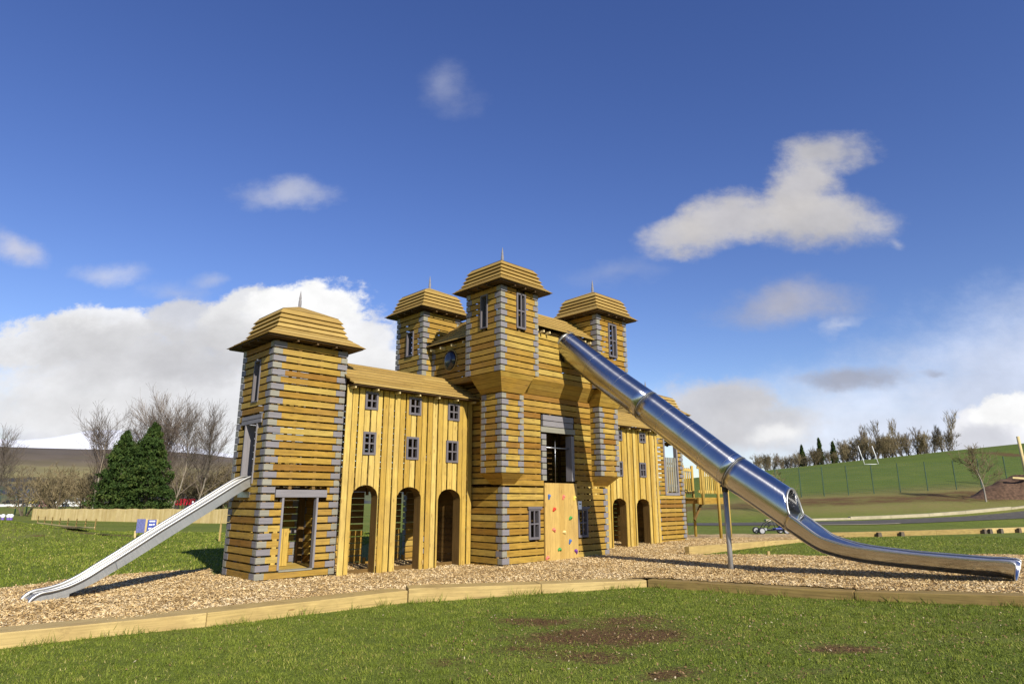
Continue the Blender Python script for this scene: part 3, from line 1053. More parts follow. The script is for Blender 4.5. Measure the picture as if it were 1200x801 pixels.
# ---- turrets
def turret(u0, u1, v0, v1, su0, su1, sv0, sv1, wall_dirs, shaft_low, corbel_from, win_front, win_left, roof_x=0.0, lower_left=True):
    mb, mq, bat = MB(W), MB(W), MB(W)
    zt, zb = 7.02, 4.76
    hf = [win_front] if win_front else []
    hl = [win_left] if win_left else []
    slats(Wall('F', v0), mb, mq, u0, u1, zb, zt, .158, .032, .028, hf, (.15, .22), (.13, .19), 0, mbat=bat)
    slats(Wall('L', u0), mb, mq, v0 + .031, v1 - .031, zb, zt, .158, .032, .028, hl, (.13, .20), (.13, .19), 1, mbat=bat)
    slats(Wall('B', v1), mb, mq, u0, u1, zb, zt, .158, .032, .028, [], (.15, .22), (.13, .19), 0, mbat=bat)
    slats(Wall('R', u1), mb, mq, v0 + .031, v1 - .031, zb, zt, .158, .032, .028, [], (.13, .20), (.13, .19), 1, mbat=bat)
    t = mb.build('turret', M['boards'], castle)
    mb = MB(W)
    # shaft
    sh = 4.28
    slats(Wall('F', sv0), mb, mq, su0, su1, shaft_low, sh, .158, .032, .028, [], (.15, .23), (.14, .2), 0, mbat=bat)
    slats(Wall('L', su0), mb, mq, sv0 + .031, sv1 - .031, shaft_low, sh, .158, .032, .028, [], (.13, .2), (.12, .18), 1, mbat=bat)
    slats(Wall('R', su1), mb, mq, sv0 + .031, sv1 - .031, shaft_low, sh, .158, .032, .028, [], (.13, .2), (.12, .18), 1, mbat=bat)
    slats(Wall('B', sv1), mb, mq, su0, su1, shaft_low, sh, .158, .032, .028, [], None, None, 1, mbat=bat)
    mb.build('turret_shaft', M['boards'], t)
    build_parts(mq, 'corner_blocks', M['grey'], t, 0.05)
    bat.box((u0 + .08, v0 + .08, zb + .02), (u1 - .08, v1 - .08, zb + .06), .3)
    k1 = .085
    for (a, b) in (((u0 + k1, v0 + k1), (u1 - k1, v0 + k1 + .02)), ((u0 + k1, v1 - k1 - .02), (u1 - k1, v1 - k1)), ((u0 + k1, v0 + k1 + .022), (u0 + k1 + .02, v1 - k1 - .022)), ((u1 - k1 - .02, v0 + k1 + .022), (u1 - k1, v1 - k1 - .022))):
        bat.box((*a, zb + .07), (*b, 5.72), .1); bat.box((*a, 6.92), (*b, 7.0), .1)  # unseen lining panels added to block sky light through the board gaps
    bat.box((su0 + .06, sv0 + .06, shaft_low + .03), (su1 - .06, sv1 - .06, shaft_low + .08), .3)
    build_parts(bat, 'inner_frame', M['shaded_wood'], t, 0.16)
    # flared corbel under the turret: plank faces mitred at the corners
    mb = MB(W)
    ins = .16
    tu0, tu1, tv0, tv1 = u0 + .01, u1 - ins, v0 + .01, v1 - ins
    if wall_dirs == 'mirror':
        tu0, tu1 = u0 + ins, u1 - .01
    if wall_dirs == 'back':
        tu0, tu1, tv0, tv1 = u0 + .01, u1 - ins, v0 + ins, v1 - .01
    n = 4
    for i in range(n):
        f0, f1 = i / n, (i + 1) / n - .01
        ring = []
        for f in (f0, f1):
            g = lambda a, b: a + (b - a) * f
            ring.append((g(su0 - .004, tu0), g(su1 + .004, tu1), g(sv0 - .004, tv0), g(sv1 + .004, tv1), sh + (zb - .012 - sh) * f))
        (a0, a1, b0, b1, z0), (c0, c1, d0, d1, z1) = ring
        lo = [(a0, b0, z0), (a1, b0, z0), (a1, b1, z0), (a0, b1, z0)]
        hi = [(c0, d0, z1), (c1, d0, z1), (c1, d1, z1), (c0, d1, z1)]
        k_ = .03
        li = [(a0 + k_, b0 + k_, z0), (a1 - k_, b0 + k_, z0), (a1 - k_, b1 - k_, z0), (a0 + k_, b1 - k_, z0)]
        hi2 = [(c0 + k_, d0 + k_, z1), (c1 - k_, d0 + k_, z1), (c1 - k_, d1 - k_, z1), (c0 + k_, d1 - k_, z1)]
        for e in range(4):
            e2 = (e + 1) % 4
            mb.hexa([lo[e], lo[e2], li[e2], li[e], hi[e], hi[e2], hi2[e2], hi2[e]], rnd.uniform(.35, .8), W(*lo[e2]) - W(*lo[e]))
    # lower corbel down to the base
    if corbel_from:
        qu0, qu1, qv0, qv1 = corbel_from
        n = 2
        zc0, zc1 = 1.98, shaft_low - .012
        for i in range(n):
            f0, f1 = i / n, (i + 1) / n - .02
            ring = []
            for f in (f0, f1):
                g = lambda a, b: a + (b - a) * f
                ring.append((g(qu0, su0), g(qu1, su1), g(qv0, sv0), g(qv1, sv1), zc0 + (zc1 - zc0) * f))
            (a0, a1, b0, b1, z0), (c0, c1, d0, d1, z1) = ring
            lo = [(a0, b0, z0), (a1, b0, z0), (a1, b1, z0), (a0, b1, z0)]
            hi = [(c0, d0, z1), (c1, d0, z1), (c1, d1, z1), (c0, d1, z1)]
            k_ = .03
            li = [(a0 + k_, b0 + k_, z0), (a1 - k_, b0 + k_, z0), (a1 - k_, b1 - k_, z0), (a0 + k_, b1 - k_, z0)]
            hi2 = [(c0 + k_, d0 + k_, z1), (c1 - k_, d0 + k_, z1), (c1 - k_, d1 - k_, z1), (c0 + k_, d1 - k_, z1)]
            for e in range(4):
                e2 = (e + 1) % 4
                mb.hexa([lo[e], lo[e2], li[e2], li[e], hi[e], hi[e2], hi2[e2], hi2[e]], rnd.uniform(.2, .6), W(*lo[e2]) - W(*lo[e]))
    build_parts(mb, 'corbel', M['boards'], t, 0.06)
    if win_front:
        a0, a1, z0, z1 = win_front
        frame_window(Wall('F', v0), t, a0 - .01, a1 + .01, z0 - .01, z1 + .01, .1, .05, 'tall', .03)
    if win_left:
        a0, a1, z0, z1 = win_left
        frame_window(Wall('L', u0), t, a0 - .01, a1 + .01, z0 - .01, z1 + .01, .14, .035, 'none', .03)
    cx, cy = (u0 + u1) / 2, (v0 + v1) / 2
    tower_roof(t, cx, cy, .96, 7.06, .75, 7.24, .60, 7.70, 7.98, roof_x, 4, .68)
    return t


turret(4.96, 6.34, -1.95, -.58, 5.24, 6.02, -1.70, -.90, 'near', 2.27, (5.60, 6.0, -1.37, -.95), (5.52, 5.84, 5.95, 6.90), (-1.44, -1.19, 5.95, 6.84))
turret(4.96, 6.34, 1.37, 2.74, 5.24, 6.02, 1.65, 2.45, 'back', .0, None, None, (1.84, 2.16, 5.72, 6.45))
turret(8.86, 10.33, -1.95, -.55, 9.17, 10.06, -1.70, -.88, 'mirror', 2.27, (9.2, 9.86, -1.37, -.95), (9.41, 9.79, 5.78, 6.80), None, .04)
turret(8.86, 10.33, 1.37, 2.74, 9.17, 10.06, 1.65, 2.45, 'back', .0, None, None, None, .04)

# ---- climbing panel with holds
mb = MB(W)
for j in range(7):
    a = 7.12 + j * .1905
    F.box(mb, a, a + .188, -.045, .0, -.1, 2.04, rnd.random())
panel = mb.build('climbing_panel', M['panel'], castle)


def hold(a, z, m, lab):
    mb = MB(W)
    rows = []
    sd = rnd.uniform(0, 9)
    for i in range(5):
        an = i / 4 * math.pi / 2
        row = []
        for k in range(10):
            t_ = 2 * math.pi * k / 10
            rr_ = (.055 + .018 * math.sin(2 * t_ + sd) + .012 * math.cos(3 * t_ + sd)) * max(.02, math.cos(an))
            row.append((a + rr_ * math.cos(t_), KF - .046 - .055 * math.sin(an) * (1 + .3 * math.sin(t_)), z + rr_ * 1.1 * math.sin(t_)))
        rows.append(row)
    mb.loft(rows, True, .5, True)
    o = mb.build('climbing_hold', M[m], panel)
    o['label'] = lab + ' climbing hold'


def pz(px, py):   # photo crop -> panel metres, measured once
    return 7.11 + (px - 340) / 125 * 1.33, 2.04 - (py - 435) / 325 * 2.04


for px, py, m, lab in [(355, 492, 'hblue', 'blue'), (410, 494, 'hpink', 'salmon pink'), (453, 498, 'hyellow', 'yellow'), (374, 545, 'hred', 'red'), (436, 583, 'hgreen', 'green'),
                       (372, 630, 'hpink', 'salmon pink'), (411, 642, 'hcream', 'cream'), (432, 681, 'hblue', 'blue'), (392, 711, 'hgreen', 'green'), (455, 724, 'hpurple', 'purple'), (347, 740, 'hpink', 'salmon pink')]:
    a, z = pz(px, py)
    hold(a, z, m, lab)
mb = MB(W)
F.box(mb, 8.46, 8.60, -.07, -.045, 1.34, 1.56, .5)
np_ = mb.build('notice_plate', M['white'], castle)
mb = MB(W)
F.box(mb, 8.49, 8.57, -.075, -.0705, 1.47, 1.50, .5)
mb.build('dark_print', M['black'], np_)

# ---- deck at the far end
mb = MB(W)
for j in range(15):
    mb.box((16.42 + j * .147, -.5, 1.62), (16.42 + j * .147 + .14, .95, 1.665))
deck = mb.build('access_deck', M['vboards'], castle)
mb = MB(W)
mb.box((16.40, -.56, 1.42), (18.62, -.505, 1.66), .5); mb.box((16.40, .955, 1.42), (18.62, 1.01, 1.66), .4)
mb.box((16.45, -.5, 1.44), (16.55, .95, 1.60), .2); mb.box((18.5, -.5, 1.44), (18.6, .95, 1.60), .2)
build_parts(mb, 'deck_beam', M['boards'], deck, 0.01)
for (uu, vv, za, zb) in [(16.66, -.60, 1.40, 3.05), (17.78, -.61, -.1, 2.95), (18.52, -.61, -.1, 2.95), (18.6, .96, -.1, 2.95), (16.95, .9, -.1, 1.6), (17.8, .9, -.1, 2.95)]:
    mb = MB(W)
    mb.tube([(uu, vv, za), (uu, vv, zb - .02), (uu, vv, zb)], [.058, .058, .05], 12, True, rnd.random())
    mb.build('deck_post', M['vboards'], deck)
mb = MB(W)
for a, b in ((16.40, 16.60), (16.72, 17.72), (17.84, 18.46)):
    mb.box((a, -.60, 2.72), (b, -.55, 2.82), .8); mb.box((a, -.60, 1.84), (b, -.55, 1.93), .8)
    k = max(1, round((b - a) / .135))
    for j in range(k):
        x = a + (b - a) * (j + .5) / k
        mb.box((x - .035, -.625, 1.80), (x + .035, -.602, 2.86))
for j in range(14):
    x = 16.6 + j * .145
    mb.box((x - .035, 1.012, 1.80), (x + .035, 1.035, 2.86))
mb.box((16.45, .965, 2.72), (18.6, 1.01, 2.82), .8); mb.box((16.45, .965, 1.84), (18.6, 1.01, 1.93), .8)
build_parts(mb, 'balustrade', M['vboards'], deck, 0.14)
mb = MB(W)
mb.bar((16.44, -.3, .85), (17.0, -.3, 1.42), .06, .09); mb.bar((16.44, .7, .85), (17.0, .7, 1.42), .06, .09)
mb.bar((17.3, .9, 1.35), (16.95, .9, 1.0), .05, .08)
build_parts(mb, 'brace', M['shaded_wood'], deck, 0.02)
# ================================================================== TUBE SLIDE
TD = Vector((.24, -4.38)); TD.normalize()
TS = (7.86, -1.62)


def tp(s, z, off=0.0):
    u = TS[0] + TD.x * s - TD.y * off
    v = TS[1] + TD.y * s + TD.x * off
    return (u, v, z)


def catmull(pts, n):
    out = []
    P_ = [pts[0]] + list(pts) + [pts[-1]]
    for i in range(1, len(P_) - 2):
        p0, p1, p2, p3 = [np.array(P_[i + k - 1], float) for k in range(4)]
        for j in range(n):
            t = j / n
            out.append(tuple(.5 * ((2 * p1) + (-p0 + p2) * t + (2 * p0 - 5 * p1 + 4 * p2 - p3) * t * t + (-p0 + 3 * p1 - 3 * p2 + p3) * t ** 3)))
    out.append(tuple(map(float, pts[-1])))
    return out


TR = .40
tube_c = [(-.35, 6.12), (.13, 5.81), (1.40, 4.78), (2.52, 3.93), (3.62, 3.07), (4.57, 2.31), (5.30, 1.80), (6.0, 1.31)]
cl = catmull(tube_c, 6)
base_uv = TS[0] + TD.x * 4.46, TS[1] + TD.y * 4.46
pole_w = W(base_uv[0], base_uv[1], 0)
pole_w.z = chip_h(pole_w.x, pole_w.y) - .05
tube = thing('tube_slide', pole_w, 'long polished stainless steel tube slide running from the central keep down to an open chute', 'slide')


def ring_pts(s, z, ds, dz, r, n=40, a0=0.0, a1=2 * math.pi, closed=True, back=0.0):
    l = math.hypot(ds, dz); ts, tz = ds / l, dz / l
    ns, nz = -tz, ts          # normal in the vertical plane, pointing up
    out = []
    m = n if closed else n + 1
    for k in range(m):
        an = a0 + (a1 - a0) * k / n
        x, y = math.sin(an) * r, -math.cos(an) * r      # an=0 is the bottom
        bk = back * max(0.0, y / r) ** .8
        out.append(tp(s + ns * y - ts * bk, z + nz * y - tz * bk, x))
    return out


BACK = .36


def sect(i0, i1, name):
    mb = MB(W)
    rows = []
    for i in range(i0, i1 + 1):
        a, b = cl[max(0, i - 1)], cl[min(len(cl) - 1, i + 1)]
        rows.append(ring_pts(cl[i][0], cl[i][1], b[0] - a[0], b[1] - a[1], TR, back=BACK * sm(cl[-1][0] - 1.1, cl[-1][0], cl[i][0])))
    mb.loft(rows, True, .5, True)
    o = mb.build(name, M['steel'], tube)
    m = o.modifiers.new('Solid', 'SOLIDIFY'); m.thickness = .012; m.offset = -1
    return o


j1, j2 = 18, 31
sect(0, j1, 'tube_section'); sect(j1, j2, 'tube_section'); sect(j2, len(cl) - 1, 'tube_section')
# faint weld seams in the curved part, flanges at the joints
for i, r, w_, m in [(j1, .007, .008, 'seal_and_shade'), (j2, .007, .008, 'seal_and_shade'), (j1, .010, .007, 'steel_pale'), (j2, .010, .007, 'steel_pale')]:
    mb = MB(W)
    a, b = cl[i - 1], cl[i + 1]
    ds, dz = b[0] - a[0], b[1] - a[1]; l = math.hypot(ds, dz); ds /= l; dz /= l
    off = -.010 if m == 'seal_and_shade' else .006
    s, z = cl[i][0] + ds * off, cl[i][1] + dz * off
    rows = []
    for dd, rr_ in ((-w_, TR - .002), (-w_, TR + r), (w_, TR + r), (w_, TR - .002)):
        rows.append(ring_pts(s + ds * dd, z + dz * dd, ds, dz, rr_))
    mb.loft(rows, False, .5, True)
    mb.build('joint_flange' if m != 'seal_and_shade' else 'joint_seal', M[m], tube)
mb = MB(W)
for i in list(range(j1 + 3, j2, 3)) + [6, 10, 14]:
    a, b = cl[i - 1], cl[i + 1]
    ds, dz = b[0] - a[0], b[1] - a[1]; l = math.hypot(ds, dz); ds /= l; dz /= l
    rows = [ring_pts(cl[i][0] + ds * dd, cl[i][1] + dz * dd, ds, dz, rr_) for dd, rr_ in ((-.005, TR - .001), (-.005, TR + .0022), (.005, TR + .0022), (.005, TR - .001))]
    mb.loft(rows, False, .5, True)
build_parts(mb, 'weld_seam', M['galv'], tube, 0.005)
# entry collar on the wall
mb = MB(W)
a, b = cl[2], cl[5]
ds, dz = b[0] - a[0], b[1] - a[1]; l = math.hypot(ds, dz); ds /= l; dz /= l
rows = [ring_pts(cl[5][0] + ds * dd, cl[5][1] + dz * dd, ds, dz, rr_) for dd, rr_ in ((-.02, TR), (-.02, TR + .02), (.02, TR + .02), (.02, TR))]
mb.loft(rows, False, .5, True)
mb.build('entry_collar', M['steel_pale'], tube)
# wooden entry hood on the wall
# mouth rim
a, b = cl[-3], cl[-1]
ds, dz = b[0] - a[0], b[1] - a[1]
mb = MB(W)
rp = ring_pts(cl[-1][0], cl[-1][1], ds, dz, TR - .004, 40, R(88), R(272), False, BACK)
mb.tube(rp, .022, 8, True, .5)
mb.build('mouth_rim', M['steel_pale'], tube)
# open chute
l = math.hypot(ds, dz)
sb, zb_ = cl[-1][0] - (-dz / l) * TR * 1.0, cl[-1][1] - (ds / l) * TR
chb = [(sb - .02, zb_ + .01), (6.30, .64), (6.62, .525), (7.1, .44), (7.7, .395), (8.45, .36), (9.1, .335), (9.40, .325), (9.48, .305), (9.51, .275)]
cb = catmull(chb, 6)
hw_tab = [(5.4, 92), (5.9, 90), (6.3, 84), (7.0, 77), (8.0, 73), (9.2, 74), (9.6, 78)]
mb = MB(W)
rows = []; rimL, rimR = [], []
for i, (s, z) in enumerate(cb):
    a, b = cb[max(0, i - 1)], cb[min(len(cb) - 1, i + 1)]
    ds, dz = b[0] - a[0], b[1] - a[1]
    if s > 9.3:
        q = sm(9.3, 9.51, s)
        ds, dz = ds * (1 - q) + q, dz * (1 - q) - .25 * q
    l = math.hypot(ds, dz); ds /= l; dz /= l
    ph = R(lerp_tab(hw_tab, s))
    n = 26
    row = []
    for k in range(n + 1):
        an = -ph + 2 * ph * k / n
        rr_ = TR * (1.0 + .04 * (abs(an) / ph) ** 4)
        x, y = math.sin(an) * rr_, TR - math.cos(an) * TR
        row.append(tp(s - dz * y, z + ds * y, x))
    rows.append(row); rimL.append(row[0]); rimR.append(row[-1])
mb.loft(rows, True, .5, False)
ch = mb.build('exit_chute', M['steel'], tube)
m = ch.modifiers.new('Solid', 'SOLIDIFY'); m.thickness = .012; m.offset = 0
for rim in (rimL, rimR):
    mb = MB(W); mb.tube(rim, .015, 8, True, .5); mb.build('chute_rim', M['steel_pale'], tube)
mb = MB(W); mb.tube(rows[-1], .010, 8, True, .5); mb.build('end_lip', M['steel_pale'], tube)
# pole
mb = MB(W)
ptop = 2.40 - TR - .10
mb.tube([(base_uv[0], base_uv[1], pole_w.z - .2), (base_uv[0], base_uv[1], ptop)], .055, 20, True, .5)
mb.build('support_pole', M['polegrey'], tube)
mb = MB(W)
mb.tube([(base_uv[0], base_uv[1], ptop - .12), (base_uv[0], base_uv[1], ptop)], .07, 20, True, .5)
mb.bar((base_uv[0] - TD.x * .07, base_uv[1] - TD.y * .07, ptop + .02), (base_uv[0] + TD.x * .07, base_uv[1] + TD.y * .07, ptop - .02), .16, .05)
mb.build('pole_bracket', M['seal_and_shade'], tube)
# ================================================================== OPEN SLIDE
SDIR = Vector((-1, -.10)); SDIR.normalize()


def sp_(s, z, off=0.0):
    return (0.0 + SDIR.x * s - SDIR.y * off, .83 + SDIR.y * s + SDIR.x * off, z)


bed = catmull([(-.25, 1.98), (.0, 1.945), (.25, 1.81), (.77, 1.475), (1.55, .985), (2.12, .625), (2.50, .395), (2.82, .215), (3.10, .105), (3.32, .055), (3.52, .035), (3.62, .005), (3.67, -.05), (3.675, -.10)], 5)
SH = [(1.7, .15), (2.6, .115), (3.1, .075), (3.6, .062)]
sl_loc = W(-3.5, .5, -.06)
slide = thing('open_slide', sl_loc, 'straight open metal slide with rolled rims leaving the left corner tower', 'slide')
SW = .225
mb = MB(W); rl, rrm = [], []
rows = []
for i, (s, z) in enumerate(bed):
    a, b = bed[max(0, i - 1)], bed[min(len(bed) - 1, i + 1)]
    ds, dz = b[0] - a[0], b[1] - a[1]; l = math.hypot(ds, dz); ds /= l; dz /= l
    h = lerp_tab(SH, s) * (1 - sm(3.5, 3.68, s) * .6)
    if s > 3.48:
        q = sm(3.48, 3.68, s); ds, dz = ds * (1 - q) + q * .8, dz * (1 - q) - .6 * q
    row = []
    for x, y in ((-SW, h), (-SW, h * .5), (-SW, .03), (-SW + .03, .0), (-.1, 0), (.1, 0), (SW - .03, 0), (SW, .03), (SW, h * .5), (SW, h)):
        row.append(sp_(s - dz * y, z + ds * y, x))
    rows.append(row); rl.append(row[0]); rrm.append(row[-1])
mb.loft(rows, True, .5, False)
bd = mb.build('slide_bed', M['steel_pale'], slide)
m = bd.modifiers.new('Solid', 'SOLIDIFY'); m.thickness = .006; m.offset = 0
for rim, sg in ((rl, -1), (rrm, 1)):
    mb = MB(W); mb.tube(rim, .026, 10, True, .5); mb.build('rolled_rim', M['steel_pale'], slide)
    mb = MB(W); mb.tube([(a + SDIR.y * -sg * .012, b + SDIR.x * sg * .012, c - .036) for a, b, c in rim[:-6]], .011, 6, True, .5); mb.build('rim_shade', M['seal_and_shade'], slide)  # dark strip stands in for the shadow under the rolled rim
# side skirts below the bed (the near one is what one sees from the front)
for sg in (-1, 1):
    mb = MB(W)
    rws = []
    for i, (s, z) in enumerate(bed):
        if s > 3.40: break
        a, b = bed[max(0, i - 1)], bed[min(len(bed) - 1, i + 1)]
        ds, dz = b[0] - a[0], b[1] - a[1]; l = math.hypot(ds, dz); ds /= l; dz /= l
        dep = .045
        hh = lerp_tab(SH, s) - .030
        rws.append([sp_(s - dz * hh, z + ds * hh, sg * (SW + .016)), sp_(s + dz * dep, z - ds * dep, sg * (SW + .016)), sp_(s + dz * dep, z - ds * dep, sg * (SW - .01))])
    mb.loft(rws, False, .5, False)
    o = mb.build('side_skirt', M['steel_pale'], slide)
    m = o.modifiers.new('Solid', 'SOLIDIFY'); m.thickness = .006; m.offset = 0
mb = MB(W)
pf = []
for sgn in (1,):
    ring = [(3.12, .12), (3.48, .085), (3.57, .06), (3.63, .01), (3.64, -.05), (3.62, -.10), (3.55, -.16), (3.12, -.16)]
    A = [sp_(s, z - .02, -SW - .012) for s, z in ring]; B = [sp_(s, z - .02, SW + .012) for s, z in ring]
    n0 = len(mb.v)
    mb.loft([A + [A[0]], B + [B[0]]], False, .5, False)
    mb.quad(A, .5); mb.quad(B, .5)
mb.build('end_box', M['steel_pale'], slide)
mb = MB(W)
mb.bar(sp_(.02, 1.72, -SW - .02), sp_(.02, 1.72, SW + .02), .05, .12)
mb.build('fixing_plate', M['galv'], slide)
mb = MB(W)
mb.bar(sp_(2.42, .40, SW + .025), sp_(2.47, .52, SW + .025), .03, .012)
mb.build('joint_strap', M['galv'], slide)

# ================================================================== GROUND
def nonuni(lo, hi, bands):
    xs = [bands[0][0]]
    for a, b, st in bands:
        k = max(1, round((b - a) / st))
        xs += [a + (b - a) * (i + 1) / k for i in range(k)]
    return xs


xs = nonuni(0, 0, [(-500, -150, 25), (-150, -60, 5), (-60, -13, 1.0), (-13, 14, .2), (14, 60, .8), (60, 130, 3), (130, 500, 25)])
ys = nonuni(0, 0, [(-120, -20, 10), (-20, 4, 2), (4, 16, .2), (16, 34, .4), (34, 60, .6), (60, 125, 1.6), (125, 400, 12)])
DIRT = [  # x, y, rx, ry, strength
    (1.1, 9.0, 1.5, 1.0, 0.69), (.35, 10.2, .9, .5, 0.67), (1.6, 9.9, 1.1, .7, 0.62), (1.0, 7.9, 1.1, .55, 0.60), (4.0, 8.2, .8, .45, 0.67), (1.75, 6.95, .7, .35, 0.67), (-.55, 7.8, .55, .28, 0.57), (-1.0, 8.5, .5, .28, 0.48),
    (5.4, 8.2, .9, .3, 0.48), (2.4, 8.4, .8, .6, 0.53), (-.2, 9.2, .6, .35, 0.53), (.3, 8.3, .8, .5, 0.57), (6.2, 9.0, .8, .3, 0.45), (3.0, 7.2, .7, .3, 0.50), (3.2, 9.6, .9, .4, 0.41),
    (-17.5, 29.0, 2.8, .7, .68), (-13.0, 27.2, 3.0, .35, .55), (-11.5, 22.5, 3.0, .25, .5), (-10.5, 19.5, 2.0, .16, .5), (-23.0, 26.8, .45, 2.6, .75), (-19.4, 26.6, .35, 1.2, .7), (-21.2, 31.5, 1.6, .35, .6),
    (26, 53.2, 11, 3.4, .76), (38, 53.0, 10, 3.6, .78), (16, 52.5, 9, 3.0, .74), (33.5, 53.6, 3, 1.0, .85), (50, 53, 7, 1.6, .66), (33, 47.3, 3.5, .4, .45), (40, 48.0, 6, .5, .5), (58, 79, 1.2, 14, .75), (61, 92, 1.4, 10, .72)]
STRAW = [(26, 55.6, 18, 3.0, 1.0), (40, 56.2, 15, 3.0, 1.0), (28, 49.4, 18, 2.6, .9), (46, 50.6, 12, 1.2, .75), (-24, 27, 5, 3.4, .5), (55, 97.5, 26, 1.3, 1.0), (40, 98, 12, 1.3, 1.0), (75, 96, 16, 1.3, 1.0), (-60, 80, 40, 25, .4), (16, 47.8, 5, .8, .5)]
verts, dirt, straw = [], [], []
for y in ys:
    for x in xs:
        verts.append((x, y, ground(x, y)))
        d_ = 0
        if 5 < y < 110 and -40 < x < 80:
            wx = x + .5 * noise.noise(Vector((x * .8, y * .8, 1))) * min(3, 1 + y * .02)
            wy = y + .35 * noise.noise(Vector((x * .8, y * .8, 5))) * min(2, 1 + y * .02)
            for cx, cy, rx, ry, st in DIRT:
                q = ((wx - cx) / rx) ** 2 + ((wy - cy) / ry) ** 2
                if q < 6: d_ = max(d_, st * 1.15 * math.exp(-q * .7))
        s_ = 0
        for cx, cy, rx, ry, st in STRAW:
            q = ((x - cx) / rx) ** 2 + ((y - cy) / ry) ** 2
            if q < 4: s_ = max(s_, st * math.exp(-q))
        dirt.append(d_); straw.append(s_)
nx, ny = len(xs), len(ys)
faces = [(j * nx + i, j * nx + i + 1, (j + 1) * nx + i + 1, (j + 1) * nx + i) for j in range(ny - 1) for i in range(nx - 1)]
me = bpy.data.meshes.new('lawn')
me.from_pydata(verts, [], faces)
for nm, arr in (('dirt', dirt), ('straw', straw)):
    at = me.attributes.new(nm, 'FLOAT', 'POINT'); at.data.foreach_set('value', arr)
me.polygons.foreach_set('use_smooth', [True] * len(faces))
me.materials.append(M['lawn'])
lawn = bpy.data.objects.new('lawn', me); COL.objects.link(lawn); tag(lawn, kind='structure')


def dirt_at(x, y):
    d_ = 0
    wx = x + .5 * noise.noise(Vector((x * .8, y * .8, 1)))
    wy = y + .35 * noise.noise(Vector((x * .8, y * .8, 5)))
    for cx, cy, rx, ry, st in DIRT:
        q = ((wx - cx) / rx) ** 2 + ((wy - cy) / ry) ** 2
        if q < 6: d_ = max(d_, st * 1.15 * math.exp(-q * .7))
    return d_


# wood chip bed
p = lambda u, v: tuple(W(u, v)[:2])
POLY = [(-16, .9)] + [(x, y + .12) for x, y in FRONT[1:-1]] + [(14, 6.1), (20, 7.0), (21, 19.5), (15.0, 18.6), (8.9, 17.5), (6.6, 18.55), (5.0, 19.3), (11.5, 25.2),
        (14.6, 28.6), (9.0, 29.2), p(19.5, 2.4), p(16.4, 2.6), p(10.3, 3.2), p(5, 3.0), p(4.8, 1.9), p(0, 1.75), (-6.75, 15.2), (-7.2, 16.2), (-8.1, 16.2), (-9.0, 15.6), (-9.9, 13.6), (-12.5, 8.5), (-18, 2.5)]
PA = np.array(POLY)


def inside(px, py):
    c = np.zeros(len(px), bool)
    x0, y0 = PA[:, 0], PA[:, 1]
    x1, y1 = np.roll(x0, -1), np.roll(y0, -1)
    for a, b, c_, d_ in zip(x0, y0, x1, y1):
        if b == d_: continue
        hit = ((b > py) != (d_ > py)) & (px < (c_ - a) * (py - b) / (d_ - b) + a)
        c ^= hit
    return c


st = .14
gx = np.arange(-16, 21.5, st); gy = np.arange(1, 30.5, st)
GX, GY = np.meshgrid(gx, gy)
ins = inside((GX + st / 2).ravel(), (GY + st / 2).ravel()).reshape(GX.shape)
vid = {}; verts = []; faces = []
for j in range(len(gy)):
    for i in range(len(gx)):
        if not ins[j, i] : continue
        f_ = []
        for di, dj in ((0, 0), (1, 0), (1, 1), (0, 1)):
            k = (i + di, j + dj)
            if k not in vid:
                x, y = gx[0] + st * k[0], gy[0] + st * k[1]
                vid[k] = len(verts); verts.append((x, y, chip_h(x, y) + .012))
            f_.append(vid[k])
        faces.append(f_)
me = bpy.data.meshes.new('wood_chip_bed')
me.from_pydata(verts, [], faces)
me.polygons.foreach_set('use_smooth', [True] * len(faces))
me.materials.append(M['chipbed'])
bed_o = bpy.data.objects.new('wood_chip_bed', me); COL.objects.link(bed_o); tag(bed_o, kind='structure')

# loose chips
N = 210000
cx = nrs.uniform(-12.5, 13.5, N * 2); cy = 8 + 18 * nrs.rand(N * 2) ** 1.6
vis = np.abs(cx) < cy * .84 + .8
ok = inside(cx, cy) & vis
cx, cy = cx[ok][:N], cy[ok][:N]
N = len(cx)
cz = np.array([chip_h(a, b) for a, b in zip(cx, cy)]) + .02 + nrs.rand(N) * .012
yaw = nrs.rand(N) * 6.283; pit = nrs.normal(0, .35, N); rol = nrs.normal(0, .45, N)
ln = nrs.uniform(.010, .034, N); wd = nrs.uniform(.004, .012, N)
ax = np.stack([np.cos(yaw) * np.cos(pit), np.sin(yaw) * np.cos(pit), np.sin(pit)], 1)
bx = np.stack([-np.sin(yaw) * np.cos(rol), np.cos(yaw) * np.cos(rol), np.sin(rol)], 1)
C = np.stack([cx, cy, cz], 1)
V = np.stack([C - ax * ln[:, None] - bx * wd[:, None], C + ax * ln[:, None] - bx * wd[:, None] * .7, C + ax * ln[:, None] + bx * wd[:, None], C - ax * ln[:, None] + bx * wd[:, None] * .8], 1).reshape(-1, 3)
Fc = np.arange(N * 4).reshape(N, 4)
damp = np.array([noise.noise(Vector((a * .8, b * .8, 6))) + .6 * noise.noise(Vector((a * 2.6, b * 2.6, 1))) for a, b in zip(cx, cy)])
o = fast_mesh('wood_chips', V, Fc, np.clip(nrs.beta(2.2, 1.8, N) + .22 * damp, 0, 1), M['chip'])
tag(o, 'pale loose wood chips spread over the whole play area', 'wood chips', kind='stuff')

# grass blades in front of the edging and along it
def front_y(x):
    return np.interp(x, [a for a, _ in FRONT], [b for _, b in FRONT])


